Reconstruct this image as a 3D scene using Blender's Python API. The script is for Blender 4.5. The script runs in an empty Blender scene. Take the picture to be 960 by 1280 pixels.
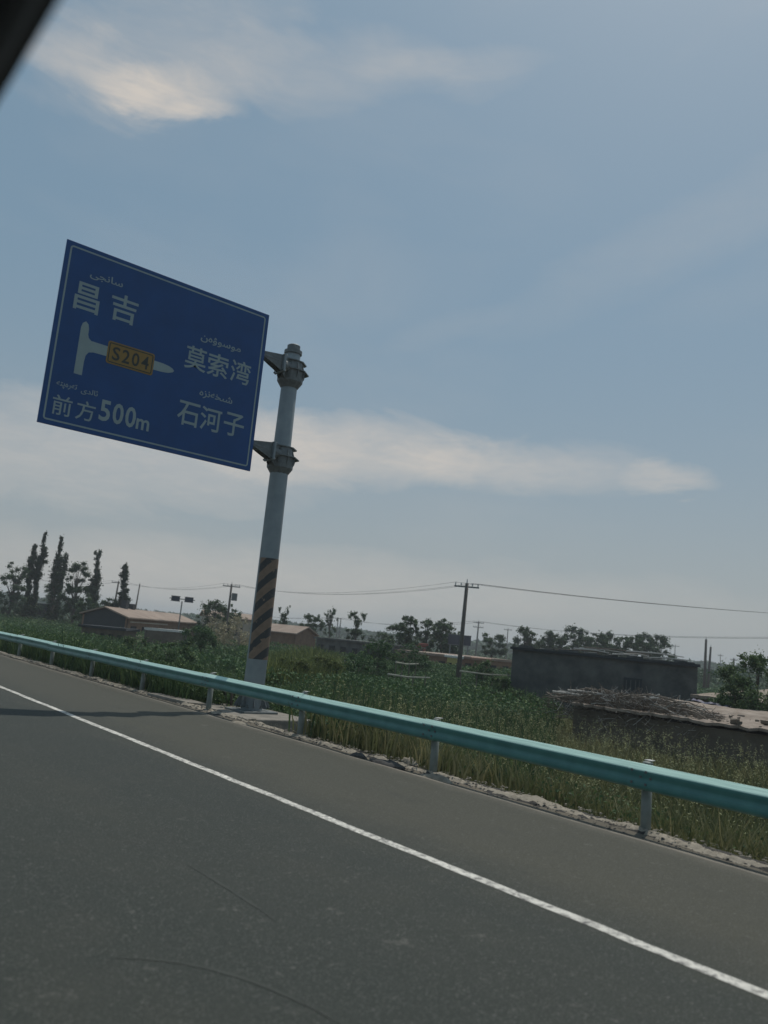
import bpy, math, random
import numpy as np
from mathutils import Vector, Matrix

random.seed(7); rng = np.random.default_rng(7)
S = bpy.context.scene
COL = S.collection
rad = math.radians

# ------------------------------------------------------------------ camera
EYE = 2.08
FPX = 1005.0
YAW, PITCH, ROLL = rad(39.0), rad(8.8), rad(5.5)
FW = Vector((math.sin(YAW)*math.cos(PITCH), math.cos(YAW)*math.cos(PITCH), math.sin(PITCH)))
RT = Vector((math.cos(YAW), -math.sin(YAW), 0)); UP = RT.cross(FW)
RR = RT*math.cos(ROLL) + UP*math.sin(ROLL)
UU = -RT*math.sin(ROLL) + UP*math.cos(ROLL)
cam = bpy.data.cameras.new('camera'); camo = bpy.data.objects.new('camera', cam); COL.objects.link(camo)
camo.matrix_world = Matrix(((RR.x, UU.x, -FW.x, 0), (RR.y, UU.y, -FW.y, 0), (RR.z, UU.z, -FW.z, EYE), (0, 0, 0, 1)))
cam.sensor_fit = 'VERTICAL'; cam.sensor_height = 36.0; cam.lens = 36.0*FPX/1280.0
cam.clip_start = 0.02; cam.clip_end = 6000
cam.dof.use_dof = True; cam.dof.focus_distance = 19.0; cam.dof.aperture_fstop = 1.2
S.camera = camo
S.view_settings.view_transform = 'Standard'; S.view_settings.look = 'None'
S.view_settings.gamma = 1.0; S.view_settings.use_curve_mapping = False
S.view_settings.exposure = -0.92

def ray(px, py):
    return FW*FPX + RR*(px-480) - UU*(py-640)
def at(px, py, D):                       # a point seen in that direction at ground distance D
    d = ray(px, py); t = D/math.hypot(d.x, d.y); return Vector((d.x*t, d.y*t, EYE + d.z*t))
def az(px, py, D, z):                    # the same heading, set down at height z
    p = at(px, py, D); return Vector((p.x, p.y, z))

# ------------------------------------------------------------------ sun and sky
SUN_AZ, SUN_EL = rad(68.0), rad(63.0)
sd = Vector((math.sin(SUN_AZ)*math.cos(SUN_EL), math.cos(SUN_AZ)*math.cos(SUN_EL), math.sin(SUN_EL)))
sl = bpy.data.lights.new('sun', 'SUN'); so = bpy.data.objects.new('sun', sl); COL.objects.link(so)
sl.energy = 4.5; sl.angle = rad(0.6); sl.color = (1.0, 0.955, 0.88)
so.rotation_euler = (-sd).to_track_quat('-Z', 'Y').to_euler(); so.location = (0, 0, 50)

W = bpy.data.worlds.new('World'); S.world = W; W.use_nodes = True
nt = W.node_tree; N = nt.nodes; L = nt.links
for n in list(N): N.remove(n)
def nn(t, **k):
    n = N.new(t)
    for a, b in k.items(): setattr(n, a, b)
    return n
def wm(op, a, b=None, c=None, clamp=False):
    n = nn('ShaderNodeMath', operation=op); n.use_clamp = clamp
    for i, v in enumerate((a, b, c)):
        if v is None: continue
        if isinstance(v, (int, float)): n.inputs[i].default_value = v
        else: L.new(v, n.inputs[i])
    return n.outputs[0]
tc = nn('ShaderNodeTexCoord')
sky = nn('ShaderNodeTexSky', sky_type='NISHITA'); sky.sun_disc = False
sky.sun_elevation = SUN_EL; sky.sun_rotation = SUN_AZ
sky.air_density = 1.3; sky.dust_density = 3.5; sky.ozone_density = 1.5; sky.altitude = 300
def wnoise(scale, detail, rough, sx, sy, sz, dist=0.0):
    m = nn('ShaderNodeMapping'); L.new(tc.outputs['Generated'], m.inputs[0]); m.inputs['Scale'].default_value = (sx, sy, sz)
    n = nn('ShaderNodeTexNoise'); n.inputs['Scale'].default_value = scale; n.inputs['Detail'].default_value = detail
    n.inputs['Roughness'].default_value = rough; n.inputs['Distortion'].default_value = dist
    L.new(m.outputs[0], n.inputs['Vector']); return n.outputs['Fac']
n_wisp = wnoise(7.0, 7, 0.62, 1, 1, 2.4, 0.5)
n_soft = wnoise(3.2, 5, 0.5, 1, 1, 2.6, 0.3)
n_fine = wnoise(22.0, 6, 0.65, 1, 1, 3.0, 0.8)
n_fib = wnoise(5.0, 8, 0.7, 1.0, 1.0, 5.5, 1.6)
def vdot(v):
    n = nn('ShaderNodeVectorMath', operation='DOT_PRODUCT'); L.new(tc.outputs['Generated'], n.inputs[0])
    n.inputs[1].default_value = v; return n.outputs['Value']
def cloud(px, py, a, b, tilt, amount, wob=0.9, soft=1.0, edge=0.0):
    """a cloud of half-extent a x b (radians) in the sky direction; edge>0 sharpens its lower rim"""
    c = ray(px, py).normalized()
    h = Vector((c.y, -c.x, 0)).normalized(); v = h.cross(c) if h.cross(c).z > 0 else c.cross(h)
    ct, st = math.cos(tilt), math.sin(tilt)
    hu = h*ct + v*st; vu = -h*st + v*ct
    u = wm('DIVIDE', wm('ADD', vdot(hu), wm('MULTIPLY', wm('SUBTRACT', n_soft, 0.5), wob*a)), a)
    w_ = wm('DIVIDE', wm('ADD', vdot(vu), wm('MULTIPLY', wm('SUBTRACT', n_wisp, 0.5), wob*b*1.3)), b)
    if edge:                                         # lower half falls off faster than the upper half
        w_ = wm('MULTIPLY', w_, wm('ADD', 1.0, wm('MULTIPLY', wm('LESS_THAN', w_, 0.0), edge)))
    r2 = wm('ADD', wm('MULTIPLY', u, u), wm('MULTIPLY', w_, w_))
    m = wm('POWER', wm('SUBTRACT', 1.0, wm('MINIMUM', r2, 1.0)), soft)
    m = wm('MULTIPLY', m, wm('GREATER_THAN', vdot(c), 0.0))
    t = wm('ADD', 0.15, wm('ADD', wm('MULTIPLY', n_fine, 0.8), wm('MULTIPLY', n_fib, 0.9)))
    return wm('MULTIPLY', wm('MULTIPLY', m, t), amount)
CL = [cloud(215, 128, .085, .040, rad(4), .46, wob=1.5, soft=1.3, edge=.7),
      cloud(250, 142, .045, .016, rad(14), .30, wob=1.2, soft=1.2, edge=.8),
      cloud(120, 95, .12, .045, rad(-10), .30, wob=1.5, soft=1.1, edge=.3),
      cloud(190, 60, .15, .085, rad(20), .26, wob=1.6, soft=1.0),
      cloud(380, 85, .20, .050, rad(12), .24, wob=1.6, soft=1.2),
      cloud(540, 78, .11, .020, rad(8), .15, wob=1.4),
      cloud(450, 566, .20, .050, rad(2), .55, wob=1.2, soft=.9), cloud(640, 585, .15, .036, rad(-2), .22, wob=1.5),
      cloud(130, 560, .34, .080, rad(5), .42, soft=.9),
      cloud(822, 604, .068, .028, rad(-3), .44, wob=2.2, soft=1.1, edge=.5),
      cloud(660, 585, .16, .035, rad(2), .22),
      cloud(300, 720, .55, .050, rad(2), .30, soft=1.0),
      cloud(850, 300, .26, .045, rad(22), .10, soft=1.0),
      cloud(560, 410, .09, .020, rad(20), .07)]
tot = CL[0]
for c_ in CL[1:]: tot = wm('ADD', tot, c_)
tot = wm('ADD', tot, wm('MULTIPLY', wm('MAXIMUM', wm('SUBTRACT', n_soft, 0.48), 0.0), 0.35))   # thin veil everywhere
sep = nn('ShaderNodeSeparateXYZ'); L.new(tc.outputs['Generated'], sep.inputs[0])
elev = wm('MAXIMUM', sep.outputs['Z'], 0.0)
milk = wm('POWER', wm('SUBTRACT', 1.0, wm('MINIMUM', wm('MULTIPLY', elev, 2.2), 1.0)), 2.0)     # dusty air low down
def mixc(f, a, b):
    n = nn('ShaderNodeMix', data_type='RGBA'); n.clamp_factor = True
    if isinstance(f, (int, float)): n.inputs[0].default_value = f
    else: L.new(f, n.inputs[0])
    for i, v in ((6, a), (7, b)):
        if isinstance(v, tuple): n.inputs[i].default_value = v
        else: L.new(v, n.inputs[i])
    return n.outputs[2]
K = 1.0
HAZE = (4.2*K, 6.7*K, 8.7*K, 1); DUST = (8.3*K, 8.3*K, 7.9*K, 1); CLOUD = (11.4*K, 10.6*K, 9.7*K, 1)
base = mixc(0.62, sky.outputs[0], HAZE)
base = mixc(wm('MULTIPLY', milk, 0.75), base, DUST)
base = mixc(wm('MINIMUM', tot, 1.0), base, CLOUD)
bg = nn('ShaderNodeBackground'); bg.inputs['Strength'].default_value = 0.10
L.new(base, bg.inputs['Color'])
wo = nn('ShaderNodeOutputWorld'); L.new(bg.outputs[0], wo.inputs[0])

# ------------------------------------------------------------------ helpers
def tag(o, label=None, cat=None, group=None, kind=None):
    if label: o['label'] = label
    if cat: o['category'] = cat
    if group: o['group'] = group
    if kind: o['kind'] = kind
    return o
def empty(name, loc, rz=0.0):
    o = bpy.data.objects.new(name, None); COL.objects.link(o); o.location = loc; o.rotation_euler = (0, 0, rz)
    o.empty_display_size = 0.2; return o
class MB:
    def __init__(s): s.v = []; s.f = []; s.m = []
    def add(s, vs, fs, mi=0):
        b = len(s.v); s.v += [tuple(x) for x in vs]; s.f += [tuple(b+i for i in f) for f in fs]; s.m += [mi]*len(fs); return s
    def box(s, c, d, rz=0.0, mi=0, jit=0.0):
        cx, cy, cz = c; hx, hy, hz = d[0]/2, d[1]/2, d[2]/2; ca, sa = math.cos(rz), math.sin(rz); vs = []
        for z in (-hz, hz):
            for x, y in ((-hx, -hy), (hx, -hy), (hx, hy), (-hx, hy)):
                j = [random.uniform(-jit, jit) for _ in range(3)]
                vs.append((cx+x*ca-y*sa+j[0], cy+x*sa+y*ca+j[1], cz+z+j[2]))
        return s.add(vs, [(0,3,2,1),(4,5,6,7),(0,1,5,4),(1,2,6,5),(2,3,7,6),(3,0,4,7)], mi)
    def tube(s, pts, rs, n=8, mi=0, caps=True):
        pts = [Vector(p) for p in pts]
        if isinstance(rs, (int, float)): rs = [rs]*len(pts)
        rings = []; ref = None
        for i, p in enumerate(pts):
            t = (pts[min(i+1, len(pts)-1)] - pts[max(i-1, 0)]).normalized()
            if ref is None: ref = Vector((1, 0, 0)) if abs(t.x) < .8 else Vector((0, 1, 0))
            u = (ref - t*ref.dot(t)).normalized(); ref = u; w = t.cross(u)
            rings.append([p + (u*math.cos(2*math.pi*k/n) + w*math.sin(2*math.pi*k/n))*rs[i] for k in range(n)])
        vs = [q for r in rings for q in r]; fs = []
        for i in range(len(pts)-1):
            for k in range(n):
                a = i*n+k; b = i*n+(k+1) % n; fs.append((a, b, b+n, a+n))
        if caps: fs.append(tuple(range(n-1, -1, -1))); fs.append(tuple(range((len(pts)-1)*n, len(pts)*n)))
        return s.add(vs, fs, mi)
    def prism(s, poly, off, mi=0):         # polygon (3D points) pushed along off
        n = len(poly); off = Vector(off); a = [Vector(p) for p in poly]; b = [p+off for p in a]
        return s.add(a+b, [tuple(range(n-1, -1, -1)), tuple(range(n, 2*n))] + [(i, (i+1) % n, n+(i+1) % n, n+i) for i in range(n)], mi)
    def mesh(s, name, mats, smooth=False, fix=True):
        me = bpy.data.meshes.new(name); me.from_pydata(s.v, [], s.f)
        for m in (mats if isinstance(mats, (list, tuple)) else [mats]): me.materials.append(m)
        if len(set(s.m)) > 1: me.polygons.foreach_set('material_index', s.m)
        if fix:
            import bmesh
            bm = bmesh.new(); bm.from_mesh(me); bmesh.ops.recalc_face_normals(bm, faces=bm.faces); bm.to_mesh(me); bm.free()
        if smooth: me.shade_smooth()
        me.update(); return me
    def build(s, name, mats, parent=None, smooth=False, fix=True, loc=None):
        o = bpy.data.objects.new(name, s.mesh(name, mats, smooth, fix)); COL.objects.link(o)
        if parent: o.parent = parent
        if loc is not None: o.location = loc
        return o
def bevel(o, w, seg=2):
    m = o.modifiers.new('b', 'BEVEL'); m.width = w; m.segments = seg; m.limit_method = 'ANGLE'; m.angle_limit = rad(35); return o
def np_mesh(name, V, F, mat, tone=None, parent=None, smooth=False):
    """V (n,3) F (m,k): all faces have k corners, tone one value per face"""
    me = bpy.data.meshes.new(name); k = F.shape[1]
    me.vertices.add(len(V)); me.vertices.foreach_set('co', V.astype(np.float32).ravel())
    me.loops.add(F.size); me.loops.foreach_set('vertex_index', F.astype(np.int32).ravel())
    me.polygons.add(len(F)); me.polygons.foreach_set('loop_start', np.arange(0, F.size, k, dtype=np.int32))
    if tone is not None:
        a = me.attributes.new('tone', 'FLOAT', 'FACE'); a.data.foreach_set('value', tone.astype(np.float32))
    me.update(calc_edges=True); me.materials.append(mat)
    if smooth: me.shade_smooth()
    o = bpy.data.objects.new(name, me); COL.objects.link(o)
    if parent: o.parent = parent
    return o

# ------------------------------------------------------------------ materials
def mat(name, col, rough=0.7, metal=0.0, vary=0.0, vscale=8.0, col2=None, bump=0.0, bscale=40.0, detail=6, stretch=None, spec=0.5, coords='Object'):
    m = bpy.data.materials.new(name); m.use_nodes = True; t = m.node_tree; b = t.nodes['Principled BSDF']
    b.inputs['Roughness'].default_value = rough; b.inputs['Metallic'].default_value = metal
    b.inputs['Specular IOR Level'].default_value = spec
    c4 = (*col, 1); b.inputs['Base Color'].default_value = c4
    tcn = t.nodes.new('ShaderNodeTexCoord'); mp = t.nodes.new('ShaderNodeMapping'); t.links.new(tcn.outputs[coords], mp.inputs[0])
    if stretch: mp.inputs['Scale'].default_value = stretch
    if vary or col2:
        n = t.nodes.new('ShaderNodeTexNoise'); n.inputs['Scale'].default_value = vscale; n.inputs['Detail'].default_value = detail; n.inputs['Roughness'].default_value = .6
        t.links.new(mp.outputs[0], n.inputs['Vector'])
        r = t.nodes.new('ShaderNodeValToRGB'); t.links.new(n.outputs['Fac'], r.inputs[0])
        r.color_ramp.elements[0].position = .32; r.color_ramp.elements[1].position = .68
        if col2: r.color_ramp.elements[0].color = c4; r.color_ramp.elements[1].color = (*col2, 1)
        else:
            r.color_ramp.elements[0].color = tuple(x*(1-vary) for x in col)+(1,); r.color_ramp.elements[1].color = tuple(min(1, x*(1+vary)) for x in col)+(1,)
        t.links.new(r.outputs[0], b.inputs['Base Color'])
    if bump:
        n2 = t.nodes.new('ShaderNodeTexNoise'); n2.inputs['Scale'].default_value = bscale; n2.inputs['Detail'].default_value = 5
        t.links.new(mp.outputs[0], n2.inputs['Vector'])
        bp = t.nodes.new('ShaderNodeBump'); bp.inputs['Strength'].default_value = bump; bp.inputs['Distance'].default_value = .02
        t.links.new(n2.outputs['Fac'], bp.inputs['Height']); t.links.new(bp.outputs[0], b.inputs['Normal'])
    return m
def leafmat(name, stops, rough=.65, transl=.25, patch=0.0):
    m = bpy.data.materials.new(name); m.use_nodes = True; t = m.node_tree; b = t.nodes['Principled BSDF']
    at_ = t.nodes.new('ShaderNodeAttribute'); at_.attribute_name = 'tone'
    r = t.nodes.new('ShaderNodeValToRGB'); cr = r.color_ramp
    while len(cr.elements) < len(stops): cr.elements.new(.5)
    for i, (p, c) in enumerate(stops): cr.elements[i].position = p; cr.elements[i].color = (c[0]*1.42, c[1]*1.72, c[2]*1.28, 1)
    t.links.new(at_.outputs['Fac'], r.inputs[0])
    b.inputs['Roughness'].default_value = rough; b.inputs['Specular IOR Level'].default_value = .25
    t.links.new(r.outputs[0], b.inputs['Base Color'])
    tr = t.nodes.new('ShaderNodeBsdfTranslucent'); t.links.new(r.outputs[0], tr.inputs[0])
    mx = t.nodes.new('ShaderNodeMixShader'); mx.inputs[0].default_value = transl
    t.links.new(b.outputs[0], mx.inputs[1]); t.links.new(tr.outputs[0], mx.inputs[2])
    t.links.new(mx.outputs[0], t.nodes['Material Output'].inputs[0]); return m

def road_mat():
    m = bpy.data.materials.new('asphalt'); m.use_nodes = True; t = m.node_tree; b = t.nodes['Principled BSDF']; n_, l_ = t.nodes, t.links
    tcn = n_.new('ShaderNodeTexCoord'); sx = n_.new('ShaderNodeSeparateXYZ'); l_.new(tcn.outputs['Object'], sx.inputs[0])
    def noise(sc, det=5, ro=.6, st=None):
        n = n_.new('ShaderNodeTexNoise'); n.inputs['Scale'].default_value = sc; n.inputs['Detail'].default_value = det; n.inputs['Roughness'].default_value = ro
        if st:
            mp = n_.new('ShaderNodeMapping'); mp.inputs['Scale'].default_value = st; l_.new(tcn.outputs['Object'], mp.inputs[0]); l_.new(mp.outputs[0], n.inputs['Vector'])
        else: l_.new(tcn.outputs['Object'], n.inputs['Vector'])
        return n.outputs['Fac']
    def M(op, a, b_=None, clamp=False):
        n = n_.new('ShaderNodeMath'); n.operation = op; n.use_clamp = clamp
        for i, v in enumerate((a, b_)):
            if v is None: continue
            if isinstance(v, (int, float)): n.inputs[i].default_value = v
            else: l_.new(v, n.inputs[i])
        return n.outputs[0]
    def mix(f, a, c):
        n = n_.new('ShaderNodeMix'); n.data_type = 'RGBA'
        if isinstance(f, (int, float)): n.inputs[0].default_value = f
        else: l_.new(f, n.inputs[0])
        for i, v in ((6, a), (7, c)):
            if isinstance(v, tuple): n.inputs[i].default_value = v
            else: l_.new(v, n.inputs[i])
        return n.outputs[2]
    lane, shoulder, dust_or_sunlit = (.032, .038, .032, 1), (.062, .061, .045, 1), (.26, .225, .18, 1)
    x = sx.outputs['X']
    edgey = M('ADD', x, M('MULTIPLY', M('SUBTRACT', noise(1.1, 4), .5), 1.2))
    sh = M('MULTIPLY', M('SUBTRACT', edgey, 5.0), .7, True)
    c = mix(sh, lane, shoulder)
    c = mix(M('MULTIPLY', M('SUBTRACT', noise(.35, 6, .55, (1, .25, 1)), .45), 1.6, True), c, (.050, .052, .040, 1))    # worn wheel tracks
    c = mix(M('MULTIPLY', M('SUBTRACT', noise(1.6, 6, .7, (1, .5, 1)), .56), 2.2, True), c, (.032, .035, .031, 1))
    e = M('MULTIPLY', M('SUBTRACT', M('ADD', x, M('MULTIPLY', M('SUBTRACT', noise(2.3, 5), .5), .5)), 8.55), 2.0, True)
    c = mix(M('MULTIPLY', e, .55), c, (.17, .15, .12, 1))
    rim = M('MULTIPLY', M('SUBTRACT', M('ADD', x, M('MULTIPLY', M('SUBTRACT', noise(6, 4), .5), .10)), 8.86), 16, True)
    c = mix(M('MULTIPLY', rim, .8), c, dust_or_sunlit)
    agg = noise(70, 4, .8); c = mix(M('MULTIPLY', M('SUBTRACT', agg, .55), 6, True), c, (.21, .205, .19, 1))
    ag3 = noise(17, 5, .8); c = mix(M('MULTIPLY', M('SUBTRACT', ag3, .60), 9, True), c, (.16, .155, .14, 1))
    patch_ = noise(.8, 5, .6); c = mix(M('MULTIPLY', M('SUBTRACT', patch_, .52), 1.5, True), c, (.062, .061, .049, 1))
    agg2 = noise(42, 4, .7); c = mix(M('MULTIPLY', M('SUBTRACT', .46, agg2), 4, True), c, (.028, .028, .028, 1))
    scr = noise(2.6, 7, .75, (1, 1, 1)); c = mix(M('MULTIPLY', M('SUBTRACT', scr, .63), 6, True), c, (.19, .18, .16, 1))
    l_.new(c, b.inputs['Base Color']); b.inputs['Roughness'].default_value = .88; b.inputs['Specular IOR Level'].default_value = .3
    bp = n_.new('ShaderNodeBump'); bp.inputs['Strength'].default_value = .35; bp.inputs['Distance'].default_value = .006
    l_.new(noise(80, 4, .6), bp.inputs['Height']); l_.new(bp.outputs[0], b.inputs['Normal'])
    return m
def paint_mat():
    m = mat('road_paint', (.66, .63, .56), .75, vary=.12, vscale=3); t = m.node_tree; b = t.nodes['Principled BSDF']
    n = t.nodes.new('ShaderNodeTexNoise'); n.inputs['Scale'].default_value = 14; n.inputs['Detail'].default_value = 8; n.inputs['Roughness'].default_value = .8
    tcn = t.nodes.new('ShaderNodeTexCoord'); t.links.new(tcn.outputs['Object'], n.inputs['Vector'])
    r = t.nodes.new('ShaderNodeValToRGB'); r.color_ramp.elements[0].position = .46; r.color_ramp.elements[1].position = .60; t.links.new(n.outputs['Fac'], r.inputs[0])
    src = b.inputs['Base Color'].links[0].from_socket
    mx = t.nodes.new('ShaderNodeMix'); mx.data_type = 'RGBA'; t.links.new(r.outputs[0], mx.inputs[0]); t.links.new(src, mx.inputs[6]); mx.inputs[7].default_value = (.13, .125, .115, 1)
    t.links.new(mx.outputs[2], b.inputs['Base Color']); return m

M_ROAD = road_mat(); M_PAINT = paint_mat()
M_SOIL = mat('field_soil', (.085, .075, .055), .95, col2=(.15, .125, .09), vscale=.6, bump=.6, bscale=9)
M_VERGE = mat('verge_dirt', (.030, .028, .025), .95, col2=(.052, .047, .040), vscale=4, bump=.8, bscale=30)  # dark dirt, deepened in colour to widen the rail's shadow strip
M_MORTAR = mat('pale_mortar', (.20, .175, .135), .95, col2=(.36, .315, .25), vscale=9, bump=.7, bscale=35)
M_DARKSTONE = mat('dark_rubble', (.07, .065, .06), .95, vary=.3, bump=.6, bscale=30)
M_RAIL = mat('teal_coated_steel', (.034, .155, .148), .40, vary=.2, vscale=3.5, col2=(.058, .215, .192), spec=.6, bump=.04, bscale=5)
def sunlit_top(m, dust_or_sunlit=(.62, .86, .74), k=3.4, z0=.42, amt=.98):  # paints the sunlit top band: upward faces get a paler colour
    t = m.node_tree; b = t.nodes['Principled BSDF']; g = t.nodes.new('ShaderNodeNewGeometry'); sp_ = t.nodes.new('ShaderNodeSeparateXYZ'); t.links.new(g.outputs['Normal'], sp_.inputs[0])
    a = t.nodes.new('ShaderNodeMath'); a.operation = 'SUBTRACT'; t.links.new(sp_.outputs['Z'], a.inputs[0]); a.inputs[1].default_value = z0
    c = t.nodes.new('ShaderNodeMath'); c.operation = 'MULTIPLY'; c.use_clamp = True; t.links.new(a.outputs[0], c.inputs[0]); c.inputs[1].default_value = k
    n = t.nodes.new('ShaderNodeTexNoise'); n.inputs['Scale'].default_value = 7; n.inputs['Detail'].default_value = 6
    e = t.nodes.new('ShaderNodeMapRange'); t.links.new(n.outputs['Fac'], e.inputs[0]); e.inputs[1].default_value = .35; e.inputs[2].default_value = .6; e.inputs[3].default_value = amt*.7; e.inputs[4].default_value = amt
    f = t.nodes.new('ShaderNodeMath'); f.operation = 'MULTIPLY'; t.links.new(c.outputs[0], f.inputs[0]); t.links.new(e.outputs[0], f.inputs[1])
    mx = t.nodes.new('ShaderNodeMix'); mx.data_type = 'RGBA'; t.links.new(f.outputs[0], mx.inputs[0]); t.links.new(b.inputs['Base Color'].links[0].from_socket, mx.inputs[6]); mx.inputs[7].default_value = (*dust_or_sunlit, 1)
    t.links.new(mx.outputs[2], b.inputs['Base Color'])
sunlit_top(M_RAIL)
M_POST = mat('post_coated_steel', (.185, .205, .18), .55, vary=.15, vscale=7)
M_GALV = mat('galvanised_steel', (.22, .26, .28), .6, .1, vary=.16, vscale=2.5, col2=(.29, .33, .345))
M_STEEL = mat('weathered_steel', (.15, .165, .165), .6, .15, vary=.25, vscale=9)
M_BOLT = mat('bolt_steel', (.12, .13, .13), .5, .5)
M_CONC = mat('footing_concrete', (.17, .155, .13), .92, col2=(.28, .25, .21), vscale=3, bump=.5, bscale=22)
M_BLUE = mat('blue_sign_sheet', (.008, .062, .205), .5, vary=.10, vscale=1.5, spec=.4)
M_SIGNBACK = mat('aluminium_back', (.35, .37, .38), .45, .6)
M_WHITE = mat('white_sign_sheet', (.27, .34, .34), .55, vary=.05, vscale=3)
M_YEL = mat('brown_yellow_plate', (.26, .155, .03), .55, vary=.12, vscale=6)
M_BLACKLET = mat('black_lettering', (.03, .035, .03), .6)
M_MUD = mat('grey_mud_render', (.055, .06, .058), .95, col2=(.135, .135, .125), vscale=.9, bump=.8, bscale=7)
M_MUDROOF = mat('dry_mud_roof', (.20, .155, .12), .97, col2=(.36, .295, .24), vscale=1.8, bump=.9, bscale=6)
M_MUDWALL = mat('brown_mud_wall', (.10, .085, .065), .97, col2=(.16, .135, .105), vscale=1.5, bump=.9, bscale=6)
M_BRICK = mat('far_brick', (.19, .115, .075), .95, col2=(.27, .17, .11), vscale=1.2)
M_TANWALL = mat('tan_plaster', (.40, .34, .27), .95, col2=(.50, .43, .34), vscale=.8)
M_TILE = mat('tan_tiled_roof', (.25, .185, .145), .9, col2=(.37, .285, .225), vscale=.7)
M_ORANGE = mat('orange_tiled_roof', (.30, .17, .12), .9, col2=(.38, .24, .17), vscale=.9)
M_DGABLE = mat('dark_gable_shade', (.045, .05, .055), .95, vary=.15, vscale=.8)  # barn gable's shade put into the colour; reused on other dark parts
M_WHITEWALL = mat('whitewash', (.60, .59, .55), .9, vary=.1, vscale=2)
M_YWALL = mat('yellow_plaster', (.50, .44, .17), .9, vary=.1)
M_RED = mat('red_brickwork', (.33, .10, .075), .9, vary=.2, vscale=2)
M_DARKOPEN = mat('dark_opening', (.02, .02, .022), .9)
M_PANEL = mat('dark_blue_board', (.035, .04, .06), .5)
M_WOODPOLE = mat('weathered_pole', (.12, .105, .09), .9, vary=.25, vscale=3, stretch=(6, 6, .6))
M_CONCPOLE = mat('concrete_pole', (.21, .20, .185), .9, vary=.12)
M_INS = mat('porcelain', (.55, .55, .52), .3)
M_WIRE = mat('cable', (.12, .125, .13), .6)
M_BARK = mat('bark', (.085, .07, .055), .95, vary=.3, vscale=6)
M_PALEBARK = mat('pale_bark', (.26, .24, .205), .95, vary=.25, vscale=5)
M_BRANCH = mat('dry_branch', (.17, .14, .11), .95, vary=.25, vscale=5)
M_BRANCH2 = mat('bleached_branch', (.45, .42, .38), .9, vary=.15, vscale=5)
M_TARP = mat('violet_blue_tarp', (.028, .027, .075), .5, vary=.2)
M_BAMBOO = mat('bleached_bamboo', (.40, .38, .30), .8, vary=.15)
M_CARBLK = mat('car_trim_black', (.012, .014, .016), .6)
M_RUBBER = mat('rubber_seal', (.01, .01, .01), .8)
M_CARPAINT = mat('car_paint_dark', (.02, .025, .03), .25, spec=.6)

# ------------------------------------------------------------------ ground
EDGE = 8.95
def sstep(a, b, x):
    t = np.clip((x-a)/(b-a), 0, 1); return t*t*(3-2*t)
def gz(x, y):
    x = np.asarray(x, float); y = np.asarray(y, float)
    r = np.hypot(x, y)
    base = -1.2*sstep(9.9, 13.2, x) - .10*sstep(9.55, 9.9, x) - .035
    bump = .07*np.sin(x*1.3+y*.7)*np.sin(y*.9-x*.4) + .12*np.sin(x*.21+1)*np.sin(y*.17)
    left = -.6*sstep(-13.5, -17, x) - .75*sstep(9.6, 9.8, x)*(1-sstep(11.0, 11.8, x))*sstep(14.0, 14.5, y)*(1-sstep(16.0, 16.6, y))   # hollow in front of the footing
    return base + left + bump*sstep(10.5, 14, x)*(1-sstep(160, 300, r))
def axis(a, b, fine0, fine1, step, grow=1.25):
    v = list(np.arange(fine0, fine1, step)); s = step; p = fine1
    while p < b: v.append(p); s *= grow; p += s
    v.append(b); s = step; p = fine0-step
    while p > a: v.insert(0, p); s *= grow; p -= s
    v.insert(0, a); return np.array(v)
gx = axis(-1500, 1500, 8.6, 26, .2, 1.2); gy = axis(-1500, 1500, -2, 60, .3, 1.2)
X_, Y_ = np.meshgrid(gx, gy, indexing='ij'); Z_ = gz(X_, Y_)
V = np.stack([X_, Y_, Z_], -1).reshape(-1, 3); nx, ny = len(gx), len(gy)
ii, jj = np.meshgrid(np.arange(nx-1), np.arange(ny-1), indexing='ij'); a = (ii*ny+jj).ravel()
F = np.stack([a, a+ny, a+ny+1, a+1], -1)
tag(np_mesh('ground', V, F, M_SOIL, smooth=True), kind='structure')

def rz_(x): return .028*(EDGE-x)          # crossfall towards the verge
# road: a slab whose right edge is slightly ragged
ys = np.concatenate([np.arange(-30, 60, .25), np.arange(60, 400, 2.0), np.arange(400, 1500, 20.0)])
ex = EDGE + .022*np.sin(ys*2.1)*np.sin(ys*.63+1) + rng.normal(0, .007, len(ys))
mb = MB(); n = len(ys); vs = []
for y, e in zip(ys, ex): vs += [(-14, y, rz_(-14)), (5.4, y, rz_(5.4)), (e, y, rz_(e)), (e+.02, y, -.05)]
fs = []
for i in range(n-1):
    for k in range(3): a = i*4+k; fs.append((a, a+1, a+5, a+4))
tag(mb.add(vs, fs).build('road', M_ROAD), kind='structure')
mb = MB(); vs = []
for y in ys: w = .004*math.sin(y*1.7)+random.uniform(-.008, .008); vs += [(5.43+w, y, rz_(5.43)+.004), (5.56+w*.6+.004*math.sin(y*5.3), y, rz_(5.56)+.004)]
tag(mb.add(vs, [(2*i, 2*i+1, 2*i+3, 2*i+2) for i in range(n-1)]).build('road_edge_line', M_PAINT), kind='structure')

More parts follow.
